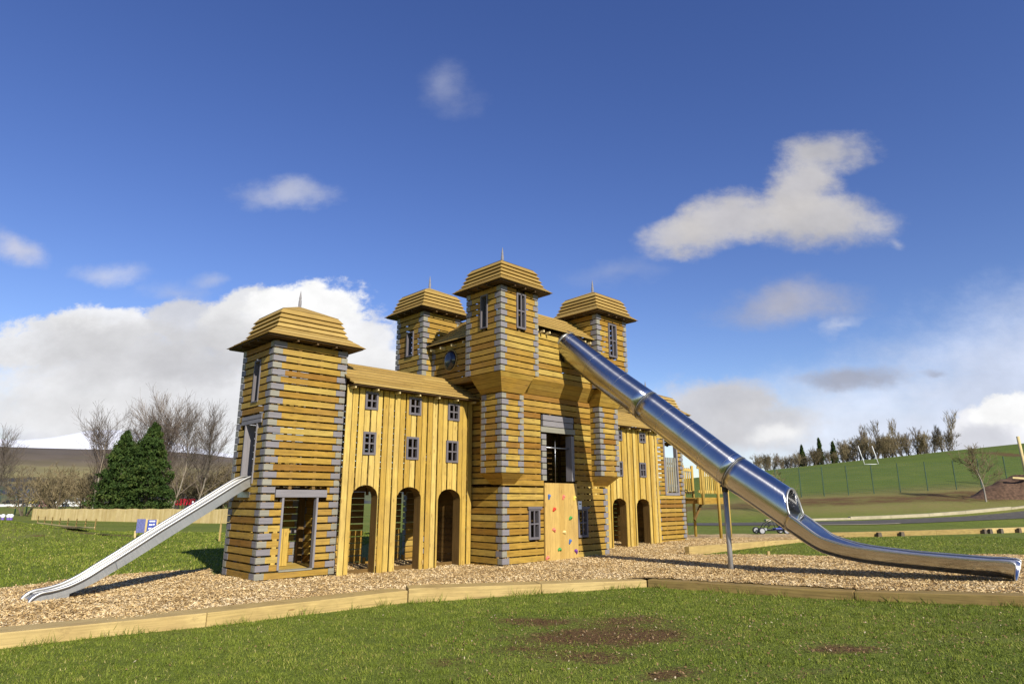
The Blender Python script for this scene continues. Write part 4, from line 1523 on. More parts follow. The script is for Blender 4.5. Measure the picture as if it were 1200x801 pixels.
def blades(N, xr, yr, cond, hmin, hmax, wid, tint_shift=0.0):
    gx = nrs.uniform(*xr, N); gy = yr[0] + (yr[1] - yr[0]) * nrs.rand(N) ** 1.25
    k = cond(gx, gy); gx, gy = gx[k], gy[k]
    d_ = np.array([dirt_at(a, b) for a, b in zip(gx, gy)])
    pn = np.array([noise.noise(Vector((a * 2.5, b * 2.5, 4))) + .7 * noise.noise(Vector((a * 7, b * 7, 2))) for a, b in zip(gx, gy)])
    keep_ = nrs.rand(len(gx)) > np.clip((d_ - .36 + pn * .36) * 2.8, 0, .93)
    gx, gy, pn = gx[keep_], gy[keep_], pn[keep_]
    n = len(gx)
    gz = np.array([ground(a, b) for a, b in zip(gx, gy)]) - .004
    h = nrs.uniform(hmin, hmax, n) * (1 + .5 * pn); w = nrs.uniform(.6, 1.3, n) * wid * (1 + .05 * (gy - 7))
    yaw = nrs.rand(n) * 6.283; le = nrs.uniform(.25, 1.1, n); ya2 = nrs.rand(n) * 6.283
    B = np.stack([gx, gy, gz], 1)
    sd = np.stack([np.cos(yaw), np.sin(yaw), np.zeros(n)], 1) * w[:, None]
    tip = B + np.stack([np.cos(ya2) * np.sin(le), np.sin(ya2) * np.sin(le), np.cos(le)], 1) * h[:, None]
    V = np.stack([B - sd, B + sd, tip], 1)
    big = np.array([noise.noise(Vector((a * .55, b * .55, 8))) for a, b in zip(gx, gy)])
    t = np.clip(nrs.beta(1.6, 2.2, n) * .9 + big * .30 + pn * .28 + tint_shift, 0, .9)
    dry = nrs.rand(n) < .035
    t = np.where(dry, nrs.uniform(.92, 1, n), t)
    return V, t


Vs, ts = [], []
V, t = blades(330000, (-8.5, 12.5), (6.4, 13.6), lambda x, y: (y < front_y(x) - .12) & (np.abs(x) < y * .84 + .6), .018, .046, .0042)
Vs.append(V); ts.append(t)
V, t = blades(90000, (-8.5, 12.5), (6.4, 13.7), lambda x, y: (y < front_y(x) - .06) & (y > front_y(x) - .42) & (np.sin(x * 7.1) + np.sin(x * 3.3 + 1) + np.sin(x * 13.7) > .0), .07, .19, .0050)
Vs.append(V); ts.append(t)
# the grass island and the lawn behind the chips
V, t = blades(60000, (4.8, 20), (17.3, 31), lambda x, y: (~inside(x, y)) & (np.abs(x) < y * .84 + .5) & (y < 19 + (x - 4.8) * 1.0) & (y < 28), .02, .05, .008)
Vs.append(V); ts.append(t)
V, t = blades(110000, (-24, -5.5), (13, 34), lambda x, y: (~inside(x, y)) & (np.abs(x) < y * .84 + .5) & (uv_of(x, y)[1] > 1.8), .035, .08, .010)
Vs.append(V); ts.append(t)
nt_ = 2600
tx = nrs.uniform(-8, 11, nt_); ty = nrs.uniform(6.5, 12.8, nt_)
kx = np.repeat(tx, 26) + nrs.normal(0, .045, nt_ * 26); ky = np.repeat(ty, 26) + nrs.normal(0, .045, nt_ * 26)
td = np.repeat(np.array([dirt_at(a, b) for a, b in zip(tx, ty)]), 26)
ok = (ky < front_y(kx) - .15) & (np.abs(kx) < ky * .84 + .6) & (td < .38)
kt = np.repeat(nrs.uniform(0, .85, nt_), 26)[ok]; kh = np.repeat(nrs.uniform(.03, .065, nt_), 26)[ok]
kx, ky = kx[ok], ky[ok]; n = len(kx)
kz = np.array([ground(a, b) for a, b in zip(kx, ky)]) - .004
B = np.stack([kx, ky, kz], 1); yw = nrs.rand(n) * 6.283; le = nrs.uniform(.2, 1.2, n); y2 = nrs.rand(n) * 6.283
sd_ = np.stack([np.cos(yw), np.sin(yw), np.zeros(n)], 1) * (.0048 * nrs.uniform(.7, 1.3, n))[:, None]
tip = B + np.stack([np.cos(y2) * np.sin(le), np.sin(y2) * np.sin(le), np.cos(le)], 1) * (kh * nrs.uniform(.6, 1.2, n))[:, None]
Vs.append(np.stack([B - sd_, B + sd_, tip], 1)); ts.append(np.clip(kt + nrs.normal(0, .1, n), 0, .9))
V = np.concatenate(Vs).reshape(-1, 3); t = np.concatenate(ts)
o = fast_mesh('grass', V, np.arange(len(V)).reshape(-1, 3), t, M['grass'])
tag(o, 'short green grass of the lawn, longer in tufts along the timber edging', 'grass', kind='stuff')

# dead leaves and stray chips on the turf
N = 6000
lx = nrs.uniform(-5, 9.5, N * 3); ly = nrs.uniform(6.6, 12.9, N * 3)
dd = np.array([dirt_at(a, b) for a, b in zip(lx, ly)])
pr = .05 + 1.0 * np.clip(dd, 0, .6) + .20 * np.clip((lx - 1.0) / 5, 0, 1)
ok = (nrs.rand(N * 3) < pr) & (ly < front_y(lx) - .4)
lx, ly = lx[ok][:N], ly[ok][:N]; n = len(lx)
lz = np.array([ground(a, b) for a, b in zip(lx, ly)]) + .012 + nrs.rand(n) * .02
yaw = nrs.rand(n) * 6.283; pit = nrs.normal(0, .5, n); rol = nrs.normal(0, .5, n)
ln = nrs.uniform(.007, .022, n); wd = nrs.uniform(.005, .014, n)
ax = np.stack([np.cos(yaw) * np.cos(pit), np.sin(yaw) * np.cos(pit), np.sin(pit)], 1)
bx = np.stack([-np.sin(yaw) * np.cos(rol), np.cos(yaw) * np.cos(rol), np.sin(rol)], 1)
C = np.stack([lx, ly, lz], 1)
V = np.stack([C - ax * ln[:, None], C - bx * wd[:, None], C + ax * ln[:, None], C + bx * wd[:, None]], 1).reshape(-1, 3)
o = fast_mesh('fallen_leaves', V, np.arange(n * 4).reshape(n, 4), nrs.beta(1.2, 1.7, n), M['litter'])
tag(o, 'small dead leaves and stray chips scattered over the turf and bare soil', 'leaves', kind='stuff')


# ------------------------------------------------------------------ timber edging
def beam(name, a, b, zt0, zt1, w, h, m, label, cat, group=None, parent=None, tint=None):
    """sleeper whose front top edge runs a->b; w goes to the left of that direction (away from the viewer)."""
    A, B = Vector((*a, 0)), Vector((*b, 0))
    d = (B - A).normalized(); s_ = Vector((-d.y, d.x, 0)) * w
    mb = MB()
    lo = [A + Vector((0, 0, zt0 - h)), B + Vector((0, 0, zt1 - h)), B + s_ + Vector((0, 0, zt1 - h)), A + s_ + Vector((0, 0, zt0 - h))]
    hi = [A + Vector((0, 0, zt0)), B + Vector((0, 0, zt1)), B + s_ + Vector((0, 0, zt1)), A + s_ + Vector((0, 0, zt0))]
    mb.hexa(lo + hi, tint, d, raw=True)
    if parent is None:
        o = mb.build(name, m, None, loc=(A + B) / 2 + Vector((0, 0, min(zt0, zt1) - h)))
        tag(o, label, cat, group)
    else:
        o = mb.build(name, m, parent)
    bevel(o, .014, 2)
    return o


EG = 'sleepers edging the wood chip area'
beam('edging_sleeper', (-9.6, 5.78), (-6.32, 8.40), .03, .045, .47, .33, M['sleeper'], 'pale pine edging sleeper cut off by the left edge of the photo, nearest the camera', 'sleeper', EG, tint=.8)
beam('edging_sleeper', (-6.31, 8.41), (-4.36, 9.83), .05, .055, .47, .33, M['sleeper'], 'pale pine edging sleeper in front of the foot of the open metal slide', 'sleeper', EG, tint=.6)
beam('edging_sleeper', (-4.355, 9.835), (-1.86, 12.2), .055, .045, .47, .33, M['sleeper'], 'yellow pine edging sleeper in front of the left corner tower', 'sleeper', EG, tint=.35)
beam('edging_sleeper', (-1.85, 12.2), (.55, 12.86), .075, .07, .47, .34, M['sleeper'], 'pine edging sleeper slightly raised, in front of the arched left wing', 'sleeper', EG, tint=.5)
beam('edging_sleeper', (.555, 12.86), (2.66, 13.42), .07, .075, .47, .34, M['sleeper'], 'pale pine edging sleeper ending at the corner with the darker sleepers', 'sleeper', EG, tint=.75)
beam('edging_sleeper', (2.665, 13.395), (5.68, 11.36), .085, .135, .42, .42, M['sleeper_old'], 'dark weathered edging sleeper in front of the support pole of the tube slide', 'sleeper', EG, tint=.4)
beam('edging_sleeper', (5.685, 11.356), (7.57, 10.08), .135, .25, .42, .5, M['sleeper_old'], 'dark weathered edging sleeper in front of the end of the steel chute', 'sleeper', EG, tint=.6)
beam('edging_sleeper', (7.575, 10.076), (11.5, 7.42), .25, .30, .42, .5, M['sleeper_old'], 'dark weathered edging sleeper running out at the right edge of the photo', 'sleeper', EG, tint=.5)
IG = 'sleepers round the grass island'
beam('island_sleeper', (4.95, 19.30), (8.2, 22.2), .30, .27, -.16, .45, M['sleeper'], 'yellow pine sleeper beside the grass island, nearer end behind the steel pole', 'sleeper', IG, tint=.25)
beam('island_sleeper', (8.21, 22.21), (11.5, 25.15), .27, .20, -.16, .45, M['sleeper'], 'yellow pine sleeper beside the grass island, running under the tube slide', 'sleeper', IG, tint=.4)
beam('island_sleeper', (6.6, 18.42), (8.9, 17.36), .13, .13, .14, .3, M['sleeper_old'], 'low brown edging board at the tip of the grass island', 'sleeper', IG, tint=.2)
beam('island_sleeper', (8.92, 17.36), (15.0, 18.5), .13, .13, .14, .3, M['sleeper_old'], 'low brown edging board along the grass island behind the chute', 'sleeper', IG, tint=.2)
for q in ((6.9, 18.15), (8.7, 17.3)):
    mb = MB(); mb.box((q[0] - .03, q[1] - .07, -.1), (q[0] + .03, q[1] - .02, .26), .8)
    o = mb.build('edging_peg', M['sleeper'], None, loc=(q[0], q[1], .0))
    tag(o, 'short pale peg at the edge of the grass island, ' + ('left one of two' if q[0] < 8 else 'right one of two'), 'peg', IG)
# sleeper row at the back right, with dark brackets
RB = [(12.2, 27.0), (15.4, 28.2), (18.8, 29.6), (22.2, 31.3), (24.6, 32.4), (30.0, 35.2)]
back_lab = ['behind the chute, left end of the row', 'with one bracket, second from the left of the row', 'in the middle of the row behind the chute', 'behind the end of the chute, fourth along the row', 'bright pale, at the right edge of the photo']
for i, (a, b) in enumerate(zip(RB, RB[1:])):
    zt = .25
    b2 = (b[0] - .01, b[1] - .005)
    o = beam('lawn_sleeper', a, b2, zt + ground(*a) * .3, zt + ground(*b) * .3, .2, .75, M['sleeper'] if i >= 3 else M['sleeper_old'], 'sleeper edging the far lawn ' + back_lab[i], 'sleeper', 'sleepers edging the far lawn', tint=.9)
    d = Vector((b[0] - a[0], b[1] - a[1], 0)).normalized()
    for f in ([.98], [.35], [.9], [.03, .35, .9], [])[i]:
        mb = MB()
        c = Vector((a[0], a[1], 0)) + d * f * (Vector((b[0] - a[0], b[1] - a[1], 0)).length) + Vector((d.y, -d.x, 0)) * .12
        sd = d * .12; od = Vector((d.y, -d.x, 0)) * .2
        z0 = ground(c.x, c.y)
        mb.hexa([c - sd - od + Vector((0, 0, z0 - .05)), c + sd - od + Vector((0, 0, z0 - .05)), c + sd + od * .4 + Vector((0, 0, z0 - .05)), c - sd + od * .4 + Vector((0, 0, z0 - .05)),
                 c - sd * .7 + Vector((0, 0, zt - .01)) - od * .1, c + sd * .7 + Vector((0, 0, zt - .01)) - od * .1, c + sd * .7 + od * .38 + Vector((0, 0, zt - .01)), c - sd * .7 + od * .38 + Vector((0, 0, zt - .01))], .3, raw=True)
        mb.build('bracket', M['bark'], o)

# ------------------------------------------------------------------ path, kerb
def strip(name, pts, w0, w1, lift, m, kind='structure', zf=ground, sub=12):
    mb = MB()
    ps = catmull(pts, sub)
    rows = []
    for i, (x, y) in enumerate(ps):
        a, b = ps[max(0, i - 1)], ps[min(len(ps) - 1, i + 1)]
        d = Vector((b[0] - a[0], b[1] - a[1], 0)).normalized(); n = Vector((-d.y, d.x, 0))
        row = []
        for k in range(5):
            o = -w0 + (w0 + w1) * k / 4
            q = Vector((x, y, 0)) + n * o
            row.append(Vector((q.x, q.y, zf(q.x, q.y) + lift)))
        rows.append(row)
    mb.loft(rows, True, .5, False, raw=True)
    o = mb.build(name, m, None, loc=(0, 0, 0), recalc=False)
    tag(o, kind=kind)
    return o


strip('asphalt_path', [(4, 43.2), (12, 42.6), (18, 43.0), (24, 43.7), (30, 44.8), (40, 47.2), (55, 51.5)], .9, .9, .03, M['asphalt'])
strip('path_edge', [(16, 41.9), (21, 42.3), (25, 42.9)], .10, .10, .045, M['kerb'])
mb = MB()
KB = [(17, 44.5), (20, 44.75), (23, 45.15), (26, 45.6), (29, 46.15), (32, 46.8), (36, 47.75), (42, 49.4), (50, 51.9)]
for a, b in zip(KB, KB[1:]):
    hh = .16 if 22 < a[0] < 33 else .09
    A, B = Vector((*a, ground(*a))), Vector((*b, ground(*b)))
    d = (B - A).normalized(); s_ = Vector((-d.y, d.x, 0)) * .30
    A2, B2 = A + Vector((0, 0, hh + .04)), B - d * .02 + Vector((0, 0, hh + .04))
    lo = [A - Vector((0, 0, .15)), B - d * .02 - Vector((0, 0, .15)), B - d * .02 + s_ - Vector((0, 0, .15)), A + s_ - Vector((0, 0, .15))]
    mb.hexa(lo + [A2, B2, B2 + s_, A2 + s_], .9 if 22 < a[0] < 33 else .3, raw=True)
o = mb.build('path_kerb', M['kerb'], None, loc=(0, 0, 0)); tag(o, kind='structure')

# ------------------------------------------------------------------ hills beyond
def hill(name, az0, az1, r0, r1, prof, m, na=120, nr=26, seed=0, amp=.06, kind='structure'):
    """height field between two radii; prof(az) gives the crest height; its foot reaches r0."""
    vs, fs = [], []
    for j in range(nr + 1):
        f = j / nr
        for i in range(na + 1):
            az = R(az0 + (az1 - az0) * i / na)
            r = r0 + (r1 - r0) * f
            x, y = math.sin(az) * r, math.cos(az) * r
            h = prof(math.degrees(az)) * (sm(0, .85, f) ** 1.25 if f < .86 else 1 - .25 * sm(.86, 1, f))
            h *= 1 + amp * noise.fractal(Vector((x * .0035 + seed, y * .0035, seed)), 1.0, 2.0, 5)
            vs.append((x, y, h - 2.6))
    for j in range(nr):
        for i in range(na):
            a = j * (na + 1) + i
            fs.append((a, a + 1, a + na + 2, a + na + 1))
    me = bpy.data.meshes.new(name); me.from_pydata(vs, [], fs)
    me.polygons.foreach_set('use_smooth', [True] * len(fs)); me.materials.append(m)
    o = bpy.data.objects.new(name, me); COL.objects.link(o); tag(o, kind=kind)
    return o


moor_tab = [(-70, 80), (-50, 72), (-40, 70), (-36, 70), (-30, 72), (-26, 71), (-23, 66), (-18, 58), (-8, 40), (5, 20), (20, 8)]
hill('moorland', -75, 20, 300, 1000, lambda a: .80 * lerp_tab(moor_tab, a), M['moor'], amp=.05)
snow_tab = [(-70, 260), (-50, 240), (-41, 232), (-37.5, 214), (-35.5, 232), (-33, 272), (-31, 276), (-28.5, 246), (-26, 214), (-23, 186), (-18, 140), (-10, 90), (0, 20)]
hill('snowy_hill', -75, 2, 1400, 2700, lambda a: .80 * lerp_tab(snow_tab, a), M['snow'], seed=4, amp=.015)


# ------------------------------------------------------------------ vegetation
def bare_tree_meshes(seed, height, trunk_r, lean=0.0, spread=.55, levels=4, kids=7, up=.35, bushy=False, fine=.012):
    r_ = random.Random(seed)
    tv, tf, cv, cf, ct = [], [], [], [], []

    def seg_tube(pts, rads, V, Fs, sides, T=None):
        n0 = len(V); prev = None
        for i, c in enumerate(pts):
            d = (pts[min(i + 1, len(pts) - 1)] - pts[max(i - 1, 0)]).normalized()
            x = d.orthogonal().normalized() if prev is None else (prev - d * prev.dot(d)).normalized()
            prev = x; y = d.cross(x)
            for k in range(sides):
                an = 2 * math.pi * k / sides
                V.append(c + (x * math.cos(an) + y * math.sin(an)) * rads[i])
        t = r_.random()
        for i in range(len(pts) - 1):
            for k in range(sides):
                k2 = (k + 1) % sides
                Fs.append((n0 + i * sides + k, n0 + i * sides + k2, n0 + (i + 1) * sides + k2, n0 + (i + 1) * sides + k))
                if T is not None: T.append(t)

    def grow(p, d, L, r, lv):
        n = 5 if lv == 0 else (4 if lv < levels - 1 else 3)
        pts = [p.copy()]; q = p.copy(); dd = d.copy()
        for i in range(n):
            dd = (dd + Vector((r_.gauss(0, .13), r_.gauss(0, .13), r_.gauss(up * .18, .08)))).normalized()
            q = q + dd * L / n
            pts.append(q.copy())
        rads = [max(fine, r * (1 - .72 * i / n)) for i in range(n + 1)]
        if lv == 0: seg_tube(pts, rads, tv, tf, 7)
        else: seg_tube(pts, rads, cv, cf, 4 if lv == 1 else 3, ct)
        if lv >= levels - 1: return
        nk = kids if lv else int(kids * 1.7)
        for k in range(nk):
            f = r_.uniform(.25 if lv == 0 and not bushy else .12, 1.0) if k else 1.0
            i = min(n - 1, int(f * n)); pp = pts[i].lerp(pts[i + 1], f * n - i)
            bd = (pts[i + 1] - pts[i]).normalized()
            perp = bd.orthogonal().normalized()
            perp = Matrix.Rotation(r_.uniform(0, 6.283), 3, bd) @ perp
            ang = spread * r_.uniform(.7, 1.35)
            nd = (bd * math.cos(ang) + perp * math.sin(ang)).normalized()
            nl = L * r_.uniform(.38, .62) * (1.15 - .5 * f if lv == 0 else 1)
            grow(pp, nd, nl, max(fine, rads[i] * .5), lv + 1)

    if bushy:
        for k in range(5):
            a = r_.uniform(0, 6.283)
            grow(Vector((math.cos(a) * .12 * height * .3, math.sin(a) * .12 * height * .3, -.1)), Vector((math.cos(a) * .45, math.sin(a) * .45, 1)).normalized(), height * r_.uniform(.55, .8), trunk_r, 0)
    else:
        grow(Vector((0, 0, -.15)), Vector((lean, 0, 1)).normalized(), height * .74, trunk_r, 0)
    return (tv, tf), (cv, cf, ct)


def mk(name, V, Fs, T, m):
    me = bpy.data.meshes.new(name)
    me.from_pydata([tuple(v) for v in V], [], Fs)
    at = me.attributes.new('tint', 'FLOAT', 'FACE')
    at.data.foreach_set('value', T if T is not None else [rnd.random() for _ in Fs])
    me.uv_layers.new(name='UVMap')
    me.materials.append(m); me.update()
    return me


def tree_proto(seed, bark, twig, **kw):
    (tv, tf), (cv, cf, ct) = bare_tree_meshes(seed, **kw)
    return mk('trunk', tv, tf, None, bark), mk('crown', cv, cf, ct, twig)


def plant_tree(name, proto, x, y, sc, rz, label, cat='tree', group=None, sz=None, z=None):
    t = thing(name, (x, y, ground(x, y) if z is None else z), label, cat, group)
    t.rotation_euler = (0, 0, rz); t.scale = (sc, sc, sz if sz else sc)
    for nm, me in zip(('trunk', 'crown'), proto):
        o = bpy.data.objects.new(nm, me); COL.objects.link(o); o.parent = t
    return t


PR = [tree_proto(21, M['birch'], M['twig'], height=10.5, trunk_r=.095, spread=.46, kids=10, up=.55, fine=.0075),
      tree_proto(22, M['birch'], M['twig'], height=10.5, trunk_r=.095, lean=.22, spread=.46, kids=10, up=.45, fine=.0075),
      tree_proto(23, M['bark'], M['twig'], height=10.0, trunk_r=.16, spread=.55, kids=10, up=.35, fine=.0075)]
BU = [tree_proto(31, M['bark'], M['twig_brown'], height=5.0, trunk_r=.07, spread=.55, kids=5, levels=4, up=.3, bushy=True, fine=.014),
      tree_proto(32, M['bark'], M['twig_brown'], height=4.6, trunk_r=.07, spread=.7, kids=5, levels=4, up=.2, bushy=True, fine=.014)]
# birches by the conifers (label tells where each one stands)
for (x, y, sc, rz, k, lab) in [
    (-35.6, 56.0, .84, .3, 0, 'bare pale birch left of the two conifers, standing clear of them'),
    (-33.9, 57.5, .90, 2.1, 2, 'bare dark twiggy tree rising just behind the left conifer'),
    (-31.6, 58.5, .92, 4.0, 0, 'bare birch whose crown shows between the tops of the two conifers'),
    (-30.3, 57.5, .96, 1.2, 0, 'tallest bare birch, directly behind the taller conifer'),
    (-28.4, 55.0, .84, .5, 1, 'leaning pale birch right of the taller conifer'),
    (-27.4, 57.0, .85, .2, 1, 'thinner leaning birch on the right end of the birch group')]:
    plant_tree('birch_tree', PR[k], x, y, sc, rz, lab, group='bare birches by the conifers')
plant_tree('bare_tree', PR[1], -32.3, 40.5, .54, .6, 'bare pale-barked tree leaning in at the left edge of the photo', z=-.3)
i = 0
for (px_, Y, sc) in [(-41.5, 60, 1.0), (-40, 63, 1.05), (-39, 61, .85), (-38, 65, 1.1), (-36.5, 62, 1.0), (-35.2, 61, .8), (-42.5, 66, 1.1), (-43.5, 62, .9), (-45.0, 66, .9),
                     (-47, 64, 1.0), (-49, 70, 1.2), (-46, 72, 1.2), (-41, 72, 1.2), (-37, 70, 1.15), (-33, 66, 1.1), (-31, 68, 1.1), (-22.5, 63, 1.0), (-26, 70, 1.2), (-24, 72, 1.2), (-29.5, 72, 1.2),
                     (-26.3, 61, 1.15), (-25.4, 62, 1.0), (-24.6, 60, .9), (-27.5, 63, 1.1), (-23.8, 62, 1.0), (-28.8, 64, 1.0)]:
    i += 1
    plant_tree('scrub_bush', BU[i % 2], px_, Y, sc, i * 1.7, 'leafless brown scrub bush in the thicket behind the pale board fence', 'bush', 'brown scrub behind the board fence')


def conifer(name, x, y, h, r, seed, label, n=9000, group=None, leaf=.17):
    rs = np.random.RandomState(seed)
    t = thing(name, (x, y, ground(x, y)), label, 'tree', group)
    mb = MB()
    mb.tube([(x, y, ground(x, y) - .1), (x, y, ground(x, y) + h * .9)], [.16 * h / 7, .03], 8, True, .3)
    mb.build('trunk', M['bark'], t)
    # boughs: each is a drooping spray of small leaf faces
    nb = 420
    V, T = [], []
    per = n // nb
    for b in range(nb):
        f = rs.rand() ** .8
        z = h * (.02 + .96 * f)
        rad = r * (1 - f) ** .68 * rs.uniform(.62, 1.14) * (1 - .25 * max(0, .18 - f) / .18) + .05
        az = rs.rand() * 6.283
        rad *= 1 + .16 * math.sin(az * 3 + z * 1.7 + seed) + .12 * math.sin(az * 5 - z * 2.3)
        base_t = rs.rand()
        rad *= 1 + .38 * noise.noise(Vector((math.cos(az) * 1.3 + seed, math.sin(az) * 1.3, z * .75)))
        for k in range(per):
            q = rs.uniform(.45, 1.0) ** .7
            rr_ = rad * q
            a2 = az + rs.normal(0, .16) / max(.35, q)
            zz = z + .25 * (1 - q) * rad * .3 + rs.normal(0, .10) - .22 * q * q * rad * .5 + .1
            c = np.array([rr_ * math.cos(a2), rr_ * math.sin(a2), max(.05, zz)])
            u_ = rs.normal(0, 1, 3); u_ /= np.linalg.norm(u_)
            w_ = np.cross(u_, rs.normal(0, 1, 3)); w_ /= max(1e-6, np.linalg.norm(w_))
            s1, s2 = leaf * rs.uniform(.6, 1.3), leaf * rs.uniform(.25, .5)
            V += [c - u_ * s1 * .5 - w_ * s2, c + u_ * s1, c - u_ * s1 * .5 + w_ * s2]
            T.append(np.clip(base_t * .7 + rs.rand() * .3, 0, 1))
    V = np.array(V)
    o = fast_mesh('crown', V, np.arange(len(V)).reshape(-1, 3), np.array(T), M['conifer'])
    o.parent = t
    return t


conifer('conifer_tree', -32.2, 54.0, 7.0, 2.4, 5, 'broad dark green conifer, shorter and left one of the pair', 15000)
conifer('conifer_tree', -29.7, 53.6, 7.65, 2.35, 6, 'tall dark green conifer, pointed and right one of the pair', 16000)
for q in ((-45.2, 138, 2.6), (-38.0, 140, 2.9)):
    pass

# tree line on the crest to the right
TL = [tree_proto(41, M['bark'], M['twig_brown'], height=6.6, trunk_r=.08, spread=.36, kids=6, up=.9, fine=.015),
      tree_proto(42, M['bark'], M['twig'], height=6.2, trunk_r=.08, spread=.45, kids=6, up=.7, fine=.013),
      tree_proto(43, M['bark'], M['twig_brown'], height=4.6, trunk_r=.07, spread=.6, kids=5, up=.45, bushy=True, fine=.013)]
rt = random.Random(3)
for k in range(66):
    px_ = 886 + (1116 - 886) * (k + rt.random() * .8) / 66
    Y = rt.uniform(100.5, 110)
    x = (px_ - 600) / 752 * (Y * .972 + 1.6)
    hpx = 26 if px_ < 990 else 41
    if px_ > 1080: hpx = 36
    hm = hpx / 752 * Y * rt.uniform(.62, 1.0)
    v = 2 if (px_ < 985 and rt.random() < .8) or rt.random() < .4 else rt.choice((0, 1))
    bh = (6.6, 6.2, 4.3)[v]
    if v == 2: hm *= .8
    plant_tree('crest_tree', TL[v], x, Y, hm / bh, rt.uniform(0, 6), 'leafless tree in the dense tree line along the crest of the green hill', 'tree', 'tree line on the hill crest')
plant_tree('crest_tree', TL[0], (1116 - 600) / 752 * 102, 103, 6.0 / 6.6, 1.0, 'tall pale leafless tree at the right end of the tree line on the hill crest', 'tree')
for px_, hp, lab in ((940, 24, 'dark slim conifer in the left part of the tree line'), (961, 31, 'tallest dark conifer standing up in the tree line'), (977, 25, 'dark conifer in the tree line, just left of the white goal')):
    Y = 104; x = (px_ - 600) / 752 * (Y * .972 + 1.6)
    conifer('crest_conifer', x, Y, hp / 752 * Y, .62, int(px_), lab, 2600, leaf=.2)
YT = tree_proto(55, M['birch'], M['twig_brown'], height=4.6, trunk_r=.075, spread=.62, kids=8, up=.35, fine=.010)
plant_tree('young_tree', YT, 36.0, 50.2, .98, .4, 'young bare birch with a white stem standing by the soil mound')
YT2 = tree_proto(56, M['bark'], M['twig_brown'], height=2.6, trunk_r=.035, spread=.9, kids=6, up=.1, fine=.009)
plant_tree('young_tree', YT2, 19.0, 47.5, 1.25, .4, 'thin straggly sapling just above the mouth of the tube slide')
plant_tree('crest_tree', TL[2], 33.0, 101, .98, 2.4, 'lone twiggy tree on the crest peeping over the top of the tube slide', 'tree')

# ------------------------------------------------------------------ left background things
# pale board fence
fa, fb = Vector((-38.3, 53.0)), Vector((-18.6, 45.2))
nB = 150
flo = thing('board_fence', (*((fa + fb) / 2), 0), 'low pale new board fence across the grass in front of the conifers', 'fence')
mb, mp = MB(), MB()
d2 = (fb - fa) / nB
nrm = Vector((d2.y, -d2.x)).normalized()
for k in range(nB):
    a = fa + d2 * k; b = a + d2 * .97
    za = ground(a.x, a.y) - .1; zt = .80 + .02 * math.sin(k * .5) + rnd.uniform(-.008, .008) + .12 * (k / nB)
    w_ = nrm * .02
    lo = [(a.x, a.y, za), (b.x, b.y, za), (b.x - w_.x, b.y - w_.y, za), (a.x - w_.x, a.y - w_.y, za)]
    mb.hexa(lo + [(p_[0], p_[1], zt) for p_ in lo], rnd.random(), (0, 0, 1))
mb.build('fence_boards', M['fence_board'], flo)
for k in range(0, nB + 1, 15):
    mb = MB(); a = fa + d2 * k - nrm * .08
    mb.box((a.x - .05, a.y - .05, -.2), (a.x + .05, a.y + .05, .78 + .12 * k / nB))
    mb.build('fence_post', M['sleeper_old'], flo)


def sign(x, y, rz, board, label, lines):
    t = thing('information_sign', (x, y, ground(x, y)), label, 'sign', 'blue signs on the left lawn')
    c, s_ = math.cos(rz), math.sin(rz)
    fr = lambda a, b, z: Vector((x + a * c - b * s_, y + a * s_ + b * c, ground(x, y) + z))
    mb = MB(fr); mb.box((-.16, -.02, .22), (.16, .0, .78), .5); b_ = mb.build('sign_board', board, t)
    for a, zt in ((-.17, .30), (.19, .80)):
        mb = MB(fr); mb.box((a - .04, .003, -.2), (a + .04, .07, zt), .7); mb.build('post', M['fence_board'], t)
    if lines:
        mb = MB(fr)
        for (a0, a1, z) in ((-.10, .11, .69), (-.10, .02, .55), (.04, .10, .56), (-.11, .06, .40), (-.1, .10, .31)):
            mb.box((a0, -.0235, z), (a1, -.0205, z + .055), .5)
        mb.build('lettering', M['white'], b_)


sign(-15.75, 28.3, R(25), M['dullblue'], 'faded blue sign board on two pale posts, left of two', False)
sign(-15.18, 28.1, R(25), M['blue'], 'bright blue sign board with white lines of lettering, right of two', True)
mb = MB(); gz = ground(-12.0, 27.5)
mb.box((-12.03, 27.47, gz - .2), (-11.97, 27.53, gz + .95), .35)
mb.box((-11.99, 27.44, gz + .72), (-11.93, 27.468, gz + .97), .8)
o = mb.build('marker_stake', M['sleeper'], None, loc=(-12, 27.5, gz)); tag(o, 'thin wooden marker stake on the lawn left of the corner tower', 'stake')

# white-topped posts
for k, px_ in enumerate((1, 8, 15.5, 21, 27.5, 30.5)):
    Y = 53.0; x = (px_ - 600) / 752 * (Y * .972 + 1.2) ; z = ground(x, Y)
    t = thing('marker_post', (x, Y, z), 'small purple post with a rounded white top beyond the grassy mound', 'post', 'white topped posts beyond the mound')
    mb = MB(); mb.tube([(x, Y, z - .1), (x, Y, z + .18)], [.12, .12], 10, True); mb.build('stem', M['purple'], t)
    mb = MB(); mb.tube([(x, Y, z + .16), (x, Y, z + .22), (x, Y, z + .36), (x, Y, z + .44), (x, Y, z + .47)], [.08, .15, .17, .11, .02], 10, True); mb.build('cap', M['white'], t)

